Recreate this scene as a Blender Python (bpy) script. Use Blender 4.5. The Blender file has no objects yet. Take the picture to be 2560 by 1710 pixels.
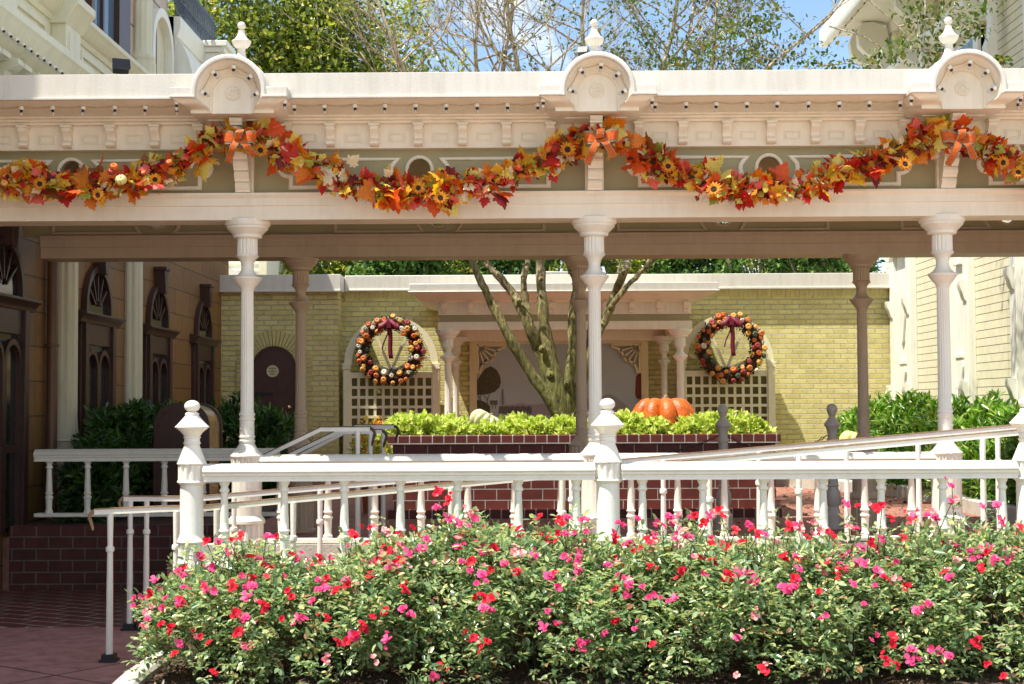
import bpy, bmesh, math, random
import numpy as np
from mathutils import Matrix, Vector
random.seed(7); rng = np.random.default_rng(11)
R = math.radians; PI = math.pi
scn = bpy.context.scene
COL = scn.collection
# ------------------------------------------------------------------ camera
F = 3599.0                                   # focal length in 2560-wide pixels
cam_d = bpy.data.cameras.new('camera'); cam = bpy.data.objects.new('camera', cam_d); COL.objects.link(cam)
cam_d.sensor_width = 36.0; cam_d.lens = 36.0*F/2560.0; cam_d.clip_end = 2000; cam_d.clip_start = 0.1
CM = (Matrix.Rotation(R(0.46), 3, 'Z') @ Matrix.Rotation(R(90+2.53), 3, 'X') @ Matrix.Rotation(R(-0.28), 3, 'Z'))
cam.matrix_world = CM.to_4x4()
scn.camera = cam
def ray(px, py): return CM @ Vector(((px-1280)/F, (855-py)/F, -1))
def W(px, py, Y): r = ray(px, py); return r*(Y/r.y)
def WX(px, py, X): r = ray(px, py); return r*(X/r.x)
def WZ(px, py, Z): r = ray(px, py); return r*(Z/r.z)
D = 1.0907                                    # factor from the 2347-wide preview
# ------------------------------------------------------------------ materials
def nd(nt, t, **kw):
    n = nt.nodes.new(t)
    for k, v in kw.items():
        if k in n.inputs.keys(): n.inputs[k].default_value = v
        else: setattr(n, k, v)
    return n
def newmat(name):
    m = bpy.data.materials.new(name); m.use_nodes = True; nt = m.node_tree
    b = nt.nodes['Principled BSDF']; return m, nt, b
def c4(c): return (c[0], c[1], c[2], 1)
def ramp(nt, stops, interp='LINEAR'):
    r = nt.nodes.new('ShaderNodeValToRGB'); cr = r.color_ramp; cr.interpolation = interp
    while len(cr.elements) < len(stops): cr.elements.new(0.5)
    for e, (p, c) in zip(cr.elements, stops): e.position = p; e.color = c4(c)
    return r
def paint(name, col, rough=.45, var=.06, bump=.15, scale=6, spec=.4, streak=0.0, metallic=0.0):
    m, nt, b = newmat(name); L = nt.links
    tc = nt.nodes.new('ShaderNodeNewGeometry')
    n = nd(nt, 'ShaderNodeTexNoise', Scale=scale, Detail=5.0, Roughness=.65)
    mp = nd(nt, 'ShaderNodeMapping'); mp.inputs['Scale'].default_value = (1, 1, .45 if streak else 1)
    L.new(tc.outputs['Position'], mp.inputs['Vector']); L.new(mp.outputs[0], n.inputs['Vector'])
    d = tuple(max(0, x*(1-var*2.2)) for x in col); u = tuple(min(1, x*(1+var)) for x in col)
    r = ramp(nt, [(.25, d), (.5, col), (.8, u)])
    L.new(n.outputs['Fac'], r.inputs['Fac']); out = r.outputs[0]
    if streak:
        n2 = nd(nt, 'ShaderNodeTexNoise', Scale=3.0, Detail=6.0, Roughness=.7)
        mp2 = nd(nt, 'ShaderNodeMapping'); mp2.inputs['Scale'].default_value = (5, 5, .5)
        L.new(tc.outputs['Position'], mp2.inputs['Vector']); L.new(mp2.outputs[0], n2.inputs['Vector'])
        r2 = ramp(nt, [(.46, (1, 1, 1)), (.60, (.84, .81, .74)), (.78, (.58, .53, .44))])
        L.new(n2.outputs['Fac'], r2.inputs['Fac'])
        mx = nd(nt, 'ShaderNodeMix', data_type='RGBA', blend_type='MULTIPLY'); mx.inputs[0].default_value = streak
        L.new(out, mx.inputs[6]); L.new(r2.outputs[0], mx.inputs[7]); out = mx.outputs[2]
    L.new(out, b.inputs['Base Color'])
    b.inputs['Roughness'].default_value = rough; b.inputs['Specular IOR Level'].default_value = spec
    b.inputs['Metallic'].default_value = metallic
    if bump:
        n3 = nd(nt, 'ShaderNodeTexNoise', Scale=45.0, Detail=3.0); L.new(tc.outputs['Position'], n3.inputs['Vector'])
        bp = nd(nt, 'ShaderNodeBump', Strength=bump, Distance=.01)
        L.new(n3.outputs['Fac'], bp.inputs['Height']); L.new(bp.outputs[0], b.inputs['Normal'])
    return m
def brick(name, c1, c2, mort, bw, bh, axes, ms=.008, rough=.6, bump=.6, off=.5, shift=(0, 0), noise=.25, depth=.012, rot=0.0, msm=.1, hline=None):
    """brick pattern on real-size coordinates; axes picks the two world axes of the wall"""
    m, nt, b = newmat(name); L = nt.links
    g = nt.nodes.new('ShaderNodeNewGeometry'); s = nt.nodes.new('ShaderNodeSeparateXYZ'); c = nt.nodes.new('ShaderNodeCombineXYZ')
    L.new(g.outputs['Position'], s.inputs[0])
    L.new(s.outputs[axes[0]], c.inputs[0]); L.new(s.outputs[axes[1]], c.inputs[1])
    mp = nd(nt, 'ShaderNodeMapping'); mp.inputs['Location'].default_value = (shift[0], shift[1], 0); mp.inputs['Rotation'].default_value = (0, 0, rot)
    L.new(c.outputs[0], mp.inputs['Vector'])
    t = nt.nodes.new('ShaderNodeTexBrick'); t.offset = off; t.squash = 1
    t.inputs['Color1'].default_value = c4(c1); t.inputs['Color2'].default_value = c4(c2); t.inputs['Mortar'].default_value = c4(mort)
    t.inputs['Scale'].default_value = 1; t.inputs['Brick Width'].default_value = bw; t.inputs['Row Height'].default_value = bh
    t.inputs['Mortar Size'].default_value = ms; t.inputs['Mortar Smooth'].default_value = msm; t.inputs['Bias'].default_value = 0
    L.new(mp.outputs[0], t.inputs['Vector'])
    n = nd(nt, 'ShaderNodeTexNoise', Scale=7.0, Detail=6.0, Roughness=.7); L.new(g.outputs['Position'], n.inputs['Vector'])
    r = ramp(nt, [(.3, (1-noise,)*3), (.65, (1, 1, 1))]); L.new(n.outputs['Fac'], r.inputs['Fac'])
    mx = nd(nt, 'ShaderNodeMix', data_type='RGBA', blend_type='MULTIPLY'); mx.inputs[0].default_value = 1
    L.new(t.outputs['Color'], mx.inputs[6]); L.new(r.outputs[0], mx.inputs[7]); L.new(mx.outputs[2], b.inputs['Base Color'])
    if hline:                                   # shadow in the deep bed joints, painted in as dark rows
        t2 = nt.nodes.new('ShaderNodeTexBrick'); t2.inputs['Color1'].default_value = t2.inputs['Color2'].default_value = (1, 1, 1, 1); t2.inputs['Mortar'].default_value = c4(hline)
        t2.inputs['Scale'].default_value = 1; t2.inputs['Brick Width'].default_value = 900; t2.inputs['Row Height'].default_value = bh; t2.inputs['Mortar Size'].default_value = ms*1.5; t2.inputs['Mortar Smooth'].default_value = 0
        L.new(mp.outputs[0], t2.inputs['Vector'])
        m2 = nd(nt, 'ShaderNodeMix', data_type='RGBA', blend_type='MULTIPLY'); m2.inputs[0].default_value = 1
        L.new(mx.outputs[2], m2.inputs[6]); L.new(t2.outputs['Color'], m2.inputs[7]); L.new(m2.outputs[2], b.inputs['Base Color'])
    b.inputs['Roughness'].default_value = rough; b.inputs['Specular IOR Level'].default_value = .3
    ml = nd(nt, 'ShaderNodeMath', operation='MULTIPLY'); ml.inputs[1].default_value = -1.0; L.new(t.outputs['Fac'], ml.inputs[0])
    n4 = nd(nt, 'ShaderNodeTexNoise', Scale=60.0, Detail=3.0); L.new(g.outputs['Position'], n4.inputs['Vector'])
    ad = nd(nt, 'ShaderNodeMath', operation='MULTIPLY_ADD'); ad.inputs[1].default_value = .15; L.new(n4.outputs['Fac'], ad.inputs[0]); L.new(ml.outputs[0], ad.inputs[2])
    bp = nd(nt, 'ShaderNodeBump', Strength=bump, Distance=depth); L.new(ad.outputs[0], bp.inputs['Height']); L.new(bp.outputs[0], b.inputs['Normal'])
    return m
def leafmat(name, stops, rough=.42, trans=.3, spec=.5, interp='LINEAR', tcol=1.5):
    m, nt, b = newmat(name); L = nt.links
    g = nt.nodes.new('ShaderNodeNewGeometry'); r = ramp(nt, stops, interp); L.new(g.outputs['Random Per Island'], r.inputs['Fac'])
    n = nd(nt, 'ShaderNodeTexNoise', Scale=70.0, Detail=2.0); L.new(g.outputs['Position'], n.inputs['Vector'])
    r2 = ramp(nt, [(.3, (.8, .8, .8)), (.7, (1.1, 1.1, 1.1))]); L.new(n.outputs['Fac'], r2.inputs['Fac'])
    mx = nd(nt, 'ShaderNodeMix', data_type='RGBA', blend_type='MULTIPLY'); mx.inputs[0].default_value = 1
    L.new(r.outputs[0], mx.inputs[6]); L.new(r2.outputs[0], mx.inputs[7])
    L.new(mx.outputs[2], b.inputs['Base Color']); b.inputs['Roughness'].default_value = rough; b.inputs['Specular IOR Level'].default_value = spec
    t = nt.nodes.new('ShaderNodeBsdfTranslucent')
    hs = nd(nt, 'ShaderNodeHueSaturation', Value=tcol, Saturation=1.1); L.new(mx.outputs[2], hs.inputs['Color']); L.new(hs.outputs[0], t.inputs['Color'])
    ms = nt.nodes.new('ShaderNodeMixShader'); ms.inputs[0].default_value = trans
    L.new(b.outputs[0], ms.inputs[1]); L.new(t.outputs[0], ms.inputs[2]); L.new(ms.outputs[0], nt.nodes['Material Output'].inputs[0])
    return m
def glassy(name, col, rough=.08):
    m, nt, b = newmat(name); b.inputs['Base Color'].default_value = c4(col); b.inputs['Roughness'].default_value = rough
    b.inputs['Specular IOR Level'].default_value = .6; return m
M = {}
M['cream'] = paint('cream_paint', (.83, .75, .585), .4, .04, .08, 4, streak=.25)
M['fascia'] = paint('sheet_metal_paint', (.64, .61, .535), .35, .05, .12, 2.5, streak=.4)
M['white'] = paint('white_gloss_paint', (.80, .775, .675), .28, .03, .1, 9, spec=.5, streak=.2)
M['white2'] = paint('warm_white_paint', (.81, .78, .655), .32, .03, .1, 9, spec=.5, streak=.2)
M['olive'] = paint('olive_paint', (.36, .305, .155), .5, .05, .1, 3)
M['grey'] = paint('grey_cast_iron_paint', (.52, .475, .40), .4, .06, .2, 12)
M['ybrick'] = brick('yellow_brick', (.77, .68, .27), (.63, .545, .195), (.86, .83, .62), .225, .0815, (0, 2), .008, .5, 1.0, noise=.18, depth=.06, msm=.7)
M['ybrick_s'] = brick('yellow_brick_return', (.77, .68, .27), (.63, .545, .195), (.86, .83, .62), .225, .0815, (1, 2), .008, .5, 1.0, noise=.18, depth=.06, msm=.7)
M['pbrick'] = brick('pale_brick', (.80, .75, .52), (.76, .71, .48), (.66, .61, .42), .21, .107, (1, 2), .0035, .5, .8, noise=.12, depth=.02, msm=.0, hline=(.24, .21, .15))
M['rbrick'] = brick('red_brick_x', (.20, .045, .030), (.155, .036, .026), (.52, .48, .44), .245, .1185, (0, 2), .0045, .5, .5, shift=(.05, -(W(1400, 1087, 15.4).z-.1)), noise=.35)
M['rbrick_s'] = brick('red_brick_y', (.20, .045, .030), (.155, .036, .026), (.52, .48, .44), .245, .1185, (1, 2), .0045, .5, .5, noise=.35)
M['rcoping'] = brick('red_brick_coping', (.17, .038, .028), (.12, .028, .022), (.50, .46, .42), .122, .4, (0, 2), .006, .45, .5, off=0, noise=.3)
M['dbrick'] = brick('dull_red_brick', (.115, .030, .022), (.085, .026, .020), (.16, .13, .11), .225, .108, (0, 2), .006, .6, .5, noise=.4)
M['pavers'] = brick('brick_pavers', (.47, .205, .145), (.37, .15, .105), (.24, .15, .12), .21, .105, (0, 1), .006, .7, .5, noise=.45)
M['tiles'] = brick('quarry_tiles', (.19, .055, .035), (.13, .042, .03), (.50, .44, .38), .34, .17, (0, 1), .009, .35, .5, noise=.3, rot=.5)
M['lowwall'] = paint('brown_wall', (.17, .10, .07), .8, .25, .5, 6)
M['concrete'] = brick('red_concrete', (.43, .215, .19), (.40, .20, .175), (.13, .065, .06), 3.4, 3.0, (0, 1), .012, .75, .5, off=0, noise=.5, rot=.62, shift=(.9, .3))
M['asphalt'] = paint('far_pavement', (.47, .43, .36), .8, .2, .4, 1)
M['kerb'] = paint('kerb_concrete', (.50, .48, .40), .7, .12, .4, 5)
M['mulch'] = paint('bark_mulch', (.085, .05, .032), .9, .45, 1.0, 55)
M['stone'] = brick('brown_ashlar', (.27, .14, .042), (.21, .11, .035), (.045, .028, .018), .82, .345, (1, 2), .006, .55, .5, shift=(.1, .08), noise=.25)
M['dbrown'] = paint('dark_brown_paint', (.058, .027, .020), .35, .12, .1, 8)
M['doorm'] = paint('door_brown_paint', (.075, .032, .025), .4, .12, .15, 8)
M['pipe'] = paint('brown_pipe_paint', (.14, .065, .035), .4, .1, .1, 6)
M['ocream'] = paint('olive_cream_paint', (.60, .56, .40), .42, .05, .1, 4, streak=.3)
M['lcream'] = paint('upper_cream_paint', (.69, .655, .47), .42, .05, .1, 4, streak=.3)
M['trim'] = paint('pale_trim_paint', (.80, .79, .68), .4, .04, .1, 4, streak=.2)
M['trellis'] = paint('trellis_paint', (.83, .78, .52), .42, .05, .1, 6, streak=.2)
M['goldc'] = paint('golden_cream_paint', (.74, .63, .36), .42, .05, .1, 6, streak=.2)
M['back_shade'] = paint('shade_toned_paint', (.55, .42, .29), .45, .05, .1, 4, streak=.3)  # walkway paint darkened, with the roof's shade put into the colour
M['lattice_shade'] = paint('lattice_shade_olive', (.20, .165, .045), .6, .1, .1, 4)  # wall colour with the trellis shade painted in
M['glass'] = glassy('dark_window_glass', (.02, .02, .018))
M['skyglass'] = glassy('upper_window_glass', (.10, .16, .22), .05)
M['brass'] = paint('polished_brass', (.75, .55, .22), .18, .05, 0, 5, metallic=1.0)
M['gold'] = paint('bin_side_metal', (.50, .38, .17), .25, .25, .1, 9, metallic=.8)
M['binp'] = paint('bin_maroon_paint', (.060, .020, .018), .3, .15, .1, 7)
M['wood'] = paint('handrail_wood', (.30, .19, .10), .4, .25, .2, 18)
M['dwood'] = paint('dark_handrail_wood', (.085, .05, .035), .35, .25, .2, 18)
M['black'] = paint('black_metal', (.018, .018, .02), .45, .2, .1, 10)
M['iron'] = paint('blue_grey_iron', (.075, .095, .125), .4, .2, .1, 10)
M['bulb'] = glassy('clear_bulb_glass', (.55, .50, .42), .05)
M['roof'] = paint('roof_membrane', (.55, .53, .49), .8, .1, .2, 3)
M['silver'] = paint('vent_metal', (.62, .62, .60), .35, .1, .1, 5, metallic=.3)
M['sign'] = paint('cream_plaque', (.62, .56, .33), .35, .05, .05, 9)
M['signink'] = paint('plaque_lettering', (.16, .12, .05), .5, .05, .05, 9)
M['orange'] = paint('orange_ribbon', (.50, .085, .004), .75, .25, .6, 30)
M['burlap'] = paint('burlap_ribbon', (.50, .37, .21), .9, .15, .5, 60)
M['velvet'] = paint('crimson_velvet', (.15, .005, .020), .55, .25, .2, 30)
M['terracotta'] = paint('terracotta', (.42, .14, .06), .7, .1, .3, 10)
M['mural'] = paint('mural_ground', (.42, .475, .50), .6, .05, .03, 2)
M['mdark'] = paint('mural_topiary', (.085, .075, .04), .7, .5, 0, 45)
M['mgrey'] = paint('mural_hedge', (.135, .125, .13), .7, .25, 0, 20)
M['mline'] = paint('mural_line', (.11, .10, .10), .7, .1, 0, 9)
M['mhill'] = paint('mural_hill', (.33, .30, .32), .7, .05, 0, 3)
M['mred'] = paint('mural_red_shrub', (.19, .05, .035), .7, .6, 0, 60)
M['msign'] = paint('mural_sign', (.12, .15, .10), .7, .1, 0, 9)
M['rose_leaf'] = leafmat('rose_leaf', [(0, (.07, .15, .06)), (.25, (.18, .28, .12)), (.55, (.30, .42, .19)), (.8, (.48, .56, .22)), (.92, (.62, .62, .28)), (.96, (.46, .36, .18)), (1, (.38, .13, .07))], .25, .36, 1.0)
M['rose_stem'] = paint('rose_stem', (.075, .085, .03), .6, .3, .2, 20)
M['rose_red'] = leafmat('rose_red_petal', [(0, (.62, .012, .035)), (1, (.78, .03, .06))], .5, .3, .2)
M['rose_pink'] = leafmat('rose_pink_petal', [(0, (.68, .035, .16)), (1, (.84, .12, .30))], .5, .3, .2)
M['rose_pale'] = leafmat('rose_pale_petal', [(0, (.78, .30, .30)), (.6, (.82, .48, .42)), (1, (.72, .10, .18))], .5, .3, .2)
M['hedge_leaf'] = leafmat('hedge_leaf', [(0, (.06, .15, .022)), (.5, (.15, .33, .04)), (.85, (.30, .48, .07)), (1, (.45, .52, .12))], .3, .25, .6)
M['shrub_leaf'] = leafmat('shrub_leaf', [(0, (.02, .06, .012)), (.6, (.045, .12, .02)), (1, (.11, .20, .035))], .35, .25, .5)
M['lime_leaf'] = leafmat('lime_leaf', [(0, (.24, .38, .05)), (.25, (.50, .62, .10)), (1, (.76, .80, .26))], .5, .3, .3)
M['ever_leaf'] = leafmat('evergreen_leaf', [(0, (.04, .08, .014)), (.3, (.15, .22, .034)), (.75, (.34, .38, .06)), (1, (.60, .54, .11))], .24, .36, .8)
M['far_leaf'] = leafmat('far_leaf', [(0, (.03, .08, .018)), (.6, (.10, .20, .04)), (1, (.22, .32, .07))], .5, .2, .3)
M['myrtle_leaf'] = leafmat('myrtle_leaf', [(0, (.04, .09, .015)), (.6, (.10, .17, .025)), (.9, (.20, .25, .05)), (1, (.35, .20, .04))], .4, .35, .5)
M['autumn'] = leafmat('autumn_leaf', [(0, (.76, .43, .03)), (.15, (.72, .21, .012)), (.32, (.66, .09, .008)), (.47, (.50, .020, .012)), (.59, (.17, .012, .012)), (.66, (.74, .62, .13)), (.76, (.34, .36, .05)), (.82, (.24, .085, .02)), (.87, (.80, .68, .42)), (.95, (.76, .14, .10))], .5, .3, .4, 'CONSTANT')
M['sunpetal'] = leafmat('sunflower_petal', [(0, (.60, .20, .015)), (.6, (.70, .36, .025)), (1, (.50, .12, .015))], .6, .3, .2)
M['suncore'] = paint('sunflower_core', (.03, .012, .006), .9, .3, .6, 50)
M['vine'] = paint('garland_vine', (.075, .038, .02), .8, .3, .3, 30)
M['moss'] = leafmat('wreath_moss', [(0, (.012, .012, .006)), (.7, (.035, .03, .014)), (1, (.06, .055, .02))], .8, .1, .2)
def pumpk(name, a, b_, rough=.38):
    m = paint(name, a, rough, .15, .1, 9, spec=.5); return m
M['pk_orange'] = paint('pumpkin_orange', (.58, .115, .012), .42, .30, .6, 11, spec=.4)
M['pk_gold'] = pumpk('gourd_gold', (.68, .34, .07), 0, .45)
M['pk_amber'] = pumpk('gourd_amber', (.58, .16, .03), 0, .45)
M['pk_red'] = pumpk('gourd_red', (.30, .025, .02), 0, .45)
M['pk_white'] = pumpk('gourd_white', (.62, .58, .46), 0, .45)
M['pk_green'] = pumpk('gourd_green', (.06, .08, .045), 0, .45)
M['pk_pale'] = pumpk('pumpkin_pale_green', (.60, .60, .33), 0, .45)
M['pk_yellow'] = pumpk('pumpkin_pale_yellow', (.72, .62, .22), 0, .45)
M['pstem'] = paint('pumpkin_stem', (.25, .2, .1), .8, .2, .3, 20)
def barkmat(name, low, mid, hi, z0, z1):
    m, nt, b = newmat(name); L = nt.links
    g = nt.nodes.new('ShaderNodeNewGeometry'); s = nt.nodes.new('ShaderNodeSeparateXYZ'); L.new(g.outputs['Position'], s.inputs[0])
    mr = nd(nt, 'ShaderNodeMapRange'); mr.inputs[1].default_value = z0; mr.inputs[2].default_value = z1; L.new(s.outputs[2], mr.inputs[0])
    mp = nd(nt, 'ShaderNodeMapping'); mp.inputs['Scale'].default_value = (1, 1, .3); L.new(g.outputs['Position'], mp.inputs['Vector'])
    n = nd(nt, 'ShaderNodeTexNoise', Scale=9.0, Detail=9.0, Roughness=.78); L.new(mp.outputs[0], n.inputs['Vector'])
    ad = nd(nt, 'ShaderNodeMath', operation='MULTIPLY_ADD'); ad.inputs[1].default_value = .9; L.new(n.outputs['Fac'], ad.inputs[0])
    sb = nd(nt, 'ShaderNodeMath', operation='SUBTRACT'); sb.inputs[1].default_value = .45; L.new(mr.outputs[0], sb.inputs[0]); L.new(sb.outputs[0], ad.inputs[2])
    r = ramp(nt, [(0, low), (.32, mid), (.62, hi), (1, tuple(min(1, x*1.15) for x in hi))]); L.new(ad.outputs[0], r.inputs['Fac'])
    n2 = nd(nt, 'ShaderNodeTexNoise', Scale=30.0, Detail=5.0, Roughness=.7); L.new(mp.outputs[0], n2.inputs['Vector'])
    r2 = ramp(nt, [(.36, (.22, .18, .12)), (.47, (.8, .74, .6)), (.58, (1.1, 1.1, 1)), (.70, (2.3, 2.2, 1.7))]); L.new(n2.outputs['Fac'], r2.inputs['Fac'])
    mx = nd(nt, 'ShaderNodeMix', data_type='RGBA', blend_type='MULTIPLY'); mx.inputs[0].default_value = 1
    L.new(r.outputs[0], mx.inputs[6]); L.new(r2.outputs[0], mx.inputs[7]); L.new(mx.outputs[2], b.inputs['Base Color'])
    b.inputs['Roughness'].default_value = .8
    bp = nd(nt, 'ShaderNodeBump', Strength=1.0, Distance=.035); L.new(n2.outputs['Fac'], bp.inputs['Height']); L.new(bp.outputs[0], b.inputs['Normal'])
    return m
M['bark'] = barkmat('myrtle_bark', (.16, .16, .042), (.25, .215, .09), (.46, .39, .29), .2, 3.3)
M['pbark'] = barkmat('pale_bark', (.18, .14, .1), (.36, .31, .25), (.44, .39, .33), -3, 2)
# ------------------------------------------------------------------ objects
ORG = {}
def origin(p): return ORG.get(p.name, Vector((0, 0, 0))) if p else Vector((0, 0, 0))
def tag(o, label=None, cat=None, group=None, kind=None):
    if label: o['label'] = label
    if cat: o['category'] = cat
    if group: o['group'] = group
    if kind: o['kind'] = kind
    return o
def empty(name, loc, label, cat, group=None):
    o = bpy.data.objects.new(name, None); COL.objects.link(o); o.location = loc; o.empty_display_size = .1
    ORG[o.name] = Vector(loc); return tag(o, label, cat, group)
class MB:
    def __init__(s): s.v = []; s.f = []; s.m = []; s.mi = 0
    def add(s, vs, fs):
        b = len(s.v); s.v += [tuple(v) for v in vs]; s.f += [tuple(i+b for i in f) for f in fs]; s.m += [s.mi]*len(fs); return s
    def box(s, x0, x1, y0, y1, z0, z1):
        return s.add([(x0,y0,z0),(x1,y0,z0),(x1,y1,z0),(x0,y1,z0),(x0,y0,z1),(x1,y0,z1),(x1,y1,z1),(x0,y1,z1)],
                     [(0,3,2,1),(4,5,6,7),(0,1,5,4),(1,2,6,5),(2,3,7,6),(3,0,4,7)])
    def obox(s, p, ax, ay, az):     # oriented box: centre and three half axes
        p = Vector(p); vs = []
        for k in (-1, 1):
            for a, b in ((-1,-1),(1,-1),(1,1),(-1,1)): vs.append(p + Vector(ax)*a + Vector(ay)*b + Vector(az)*k)
        return s.add(vs, [(0,3,2,1),(4,5,6,7),(0,1,5,4),(1,2,6,5),(2,3,7,6),(3,0,4,7)])
    def lathe(s, prof, c=(0,0), seg=24, flutes=None, amp=.1, zoff=0, ang=2*PI, a0=0):
        """prof [(r,z)...]; flutes [(z0,z1)] ranges with flutes"""
        vs = []; full = abs(ang-2*PI) < 1e-6; n = seg if full else seg+1
        for r, z in prof:
            fl = flutes and any(a-1e-6 <= z <= b+1e-6 for a, b in flutes)
            for k in range(n):
                t = a0 + ang*k/seg; q = r*(1-amp) if (fl and k % 3 == 0) else r
                vs.append((c[0]+q*math.cos(t), c[1]+q*math.sin(t), z+zoff))
        fs = []
        for i in range(len(prof)-1):
            for k in range(seg):
                a = i*n+k; b = i*n+(k+1) % n; fs.append((a, b, b+n, a+n))
        s.add(vs, fs)
        if full:
            b = len(s.v)-len(vs)
            s.f.append(tuple(b+k for k in range(n))[::-1]); s.f.append(tuple(b+(len(prof)-1)*n+k for k in range(n))); s.m += [s.mi]*2
        return s
    def prism(s, poly, axis, a, b):   # poly in the two other axes (order x,y,z without axis)
        n = len(poly); vs = []
        for t in (a, b):
            for p, q in poly: vs.append((t,p,q) if axis == 0 else (p,t,q) if axis == 1 else (p,q,t))
        fs = [tuple(range(n)), tuple(range(2*n-1, n-1, -1))] + [(i, i+n, (i+1) % n+n, (i+1) % n) for i in range(n)]
        return s.add(vs, fs)
    def tube(s, pts, rad, seg=8, cap=True):
        pts = [Vector(p) for p in pts]; n = len(pts)
        if not isinstance(rad, (list, tuple)): rad = [rad]*n
        t0 = (pts[1]-pts[0]).normalized(); u = t0.orthogonal().normalized(); vs = []
        for i, p in enumerate(pts):
            t = ((pts[min(i+1, n-1)]-pts[max(i-1, 0)])).normalized()
            u = (u - t*u.dot(t)); u = u.normalized() if u.length > 1e-6 else t.orthogonal().normalized(); w = t.cross(u)
            for k in range(seg):
                a = 2*PI*k/seg; vs.append(p + (u*math.cos(a)+w*math.sin(a))*rad[i])
        fs = [(i*seg+k, i*seg+(k+1) % seg, (i+1)*seg+(k+1) % seg, (i+1)*seg+k) for i in range(n-1) for k in range(seg)]
        if cap: fs += [tuple(range(seg))[::-1], tuple((n-1)*seg+k for k in range(seg))]
        return s.add(vs, fs)
    def sweep(s, path, sec, plane_y=None, closed=False, axis='xz'):
        """sweep a section [(across, out)] along a path in the XZ plane; out goes to -Y"""
        n = len(path); vs = []; m = len(sec)
        for i in range(n):
            a = path[(i-1) % n] if (closed or i > 0) else None; b = path[i]; c = path[(i+1) % n] if (closed or i < n-1) else None
            def nrm(p, q): d = Vector((q[0]-p[0], q[1]-p[1])).normalized(); return Vector((-d.y, d.x))
            if a is None: nn = nrm(b, c); sc = 1
            elif c is None: nn = nrm(a, b); sc = 1
            else:
                n1 = nrm(a, b); n2 = nrm(b, c); nn = (n1+n2); nn = nn.normalized() if nn.length > 1e-6 else n1; sc = min(1.6, 1/max(.4, nn.dot(n1)))
            for w, o in sec: vs.append((b[0]+nn.x*w*sc, plane_y-o, b[1]+nn.y*w*sc))
        fs = []
        for i in range(n if closed else n-1):
            for k in range(m-1):
                j = (i+1) % n; fs.append((i*m+k, i*m+k+1, j*m+k+1, j*m+k))
        return s.add(vs, fs)
    def build(s, name, mat, parent=None, smooth=True, bevel=0, ang=35, local=False):
        me = bpy.data.meshes.new(name); off = Vector((0,0,0)) if local else origin(parent)
        me.from_pydata([(v[0]-off.x, v[1]-off.y, v[2]-off.z) for v in s.v], [], s.f)
        mats = mat if isinstance(mat, list) else [mat]
        for q in mats: me.materials.append(q)
        if len(mats) > 1: me.polygons.foreach_set('material_index', s.m)
        o = bpy.data.objects.new(name, me); COL.objects.link(o)
        bm = bmesh.new(); bm.from_mesh(me); bmesh.ops.recalc_face_normals(bm, faces=bm.faces); bm.to_mesh(me); bm.free()
        if smooth:
            me.polygons.foreach_set('use_smooth', [True]*len(me.polygons)); me.set_sharp_from_angle(angle=R(ang))
        if parent: o.parent = parent; ORG[o.name] = origin(parent)
        if bevel:
            b = o.modifiers.new('bevel', 'BEVEL'); b.width = bevel; b.segments = 2; b.limit_method = 'ANGLE'; b.angle_limit = R(40)
        return o
def npmesh(name, V, Fq, mat, parent=None, off=None, tri=False, smooth=False):
    """fast mesh from numpy arrays of verts and equal-sized faces"""
    off = origin(parent) if off is None else off
    V = V - np.array(off)[None, :]
    me = bpy.data.meshes.new(name); k = Fq.shape[1]
    me.vertices.add(len(V)); me.vertices.foreach_set('co', V.astype(np.float32).ravel())
    me.loops.add(Fq.size); me.loops.foreach_set('vertex_index', Fq.astype(np.int32).ravel())
    me.polygons.add(len(Fq)); me.polygons.foreach_set('loop_start', np.arange(0, Fq.size, k, dtype=np.int32))
    if smooth: me.polygons.foreach_set('use_smooth', np.ones(len(Fq), bool))
    me.update(calc_edges=True); me.validate()
    me.materials.append(mat)
    o = bpy.data.objects.new(name, me); COL.objects.link(o)
    if parent: o.parent = parent; ORG[o.name] = origin(parent)
    return o
def norm(a): return a/np.maximum(1e-9, np.linalg.norm(a, axis=1, keepdims=True))
LEAF = (np.array([(0,0,0),(.28,.24,.06),(.68,.20,.05),(1,0,-.08),(.68,-.20,.05),(.28,-.24,.06)]), np.array([(0,1,2,3),(0,3,4,5)]))
LONG = (np.array([(0,0,0),(.3,.13,.03),(.65,.12,.02),(1,0,-.1),(.65,-.12,.02),(.3,-.13,.03)]), np.array([(0,1,2,3),(0,3,4,5)]))
def leaves(P, dirs, size, up=None, shape=LEAF, jit=.5):
    """place one leaf per point; returns verts, faces"""
    n = len(P); T, Fc = shape
    d = norm(dirs); u = rng.normal(size=(n, 3))*jit + (np.array([0, 0, 1.0]) if up is None else up)
    y = norm(np.cross(u, d)); z = np.cross(d, y)
    size = np.broadcast_to(np.asarray(size, float), (n,))
    V = P[:, None, :] + size[:, None, None]*(T[None, :, 0:1]*d[:, None, :] + T[None, :, 1:2]*y[:, None, :] + T[None, :, 2:3]*z[:, None, :])
    Fo = Fc[None] + (np.arange(n)*len(T))[:, None, None]
    return V.reshape(-1, 3), Fo.reshape(-1, Fc.shape[1])
def join(parts):
    Vs, Fs, b = [], [], 0
    for V, Fq in parts: Vs.append(V); Fs.append(Fq+b); b += len(V)
    return np.concatenate(Vs), np.concatenate(Fs)
def rdir(n): return norm(rng.normal(size=(n, 3)))
def kids(o): return [c for c in bpy.data.objects if c.parent == o]
def copy_tree(o, parent=None):
    c = o.copy(); COL.objects.link(c); c.parent = parent
    ORG[c.name] = ORG.get(o.name, Vector((0,0,0)))
    for ch in kids(o): copy_tree(ch, c)
    return c
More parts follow.
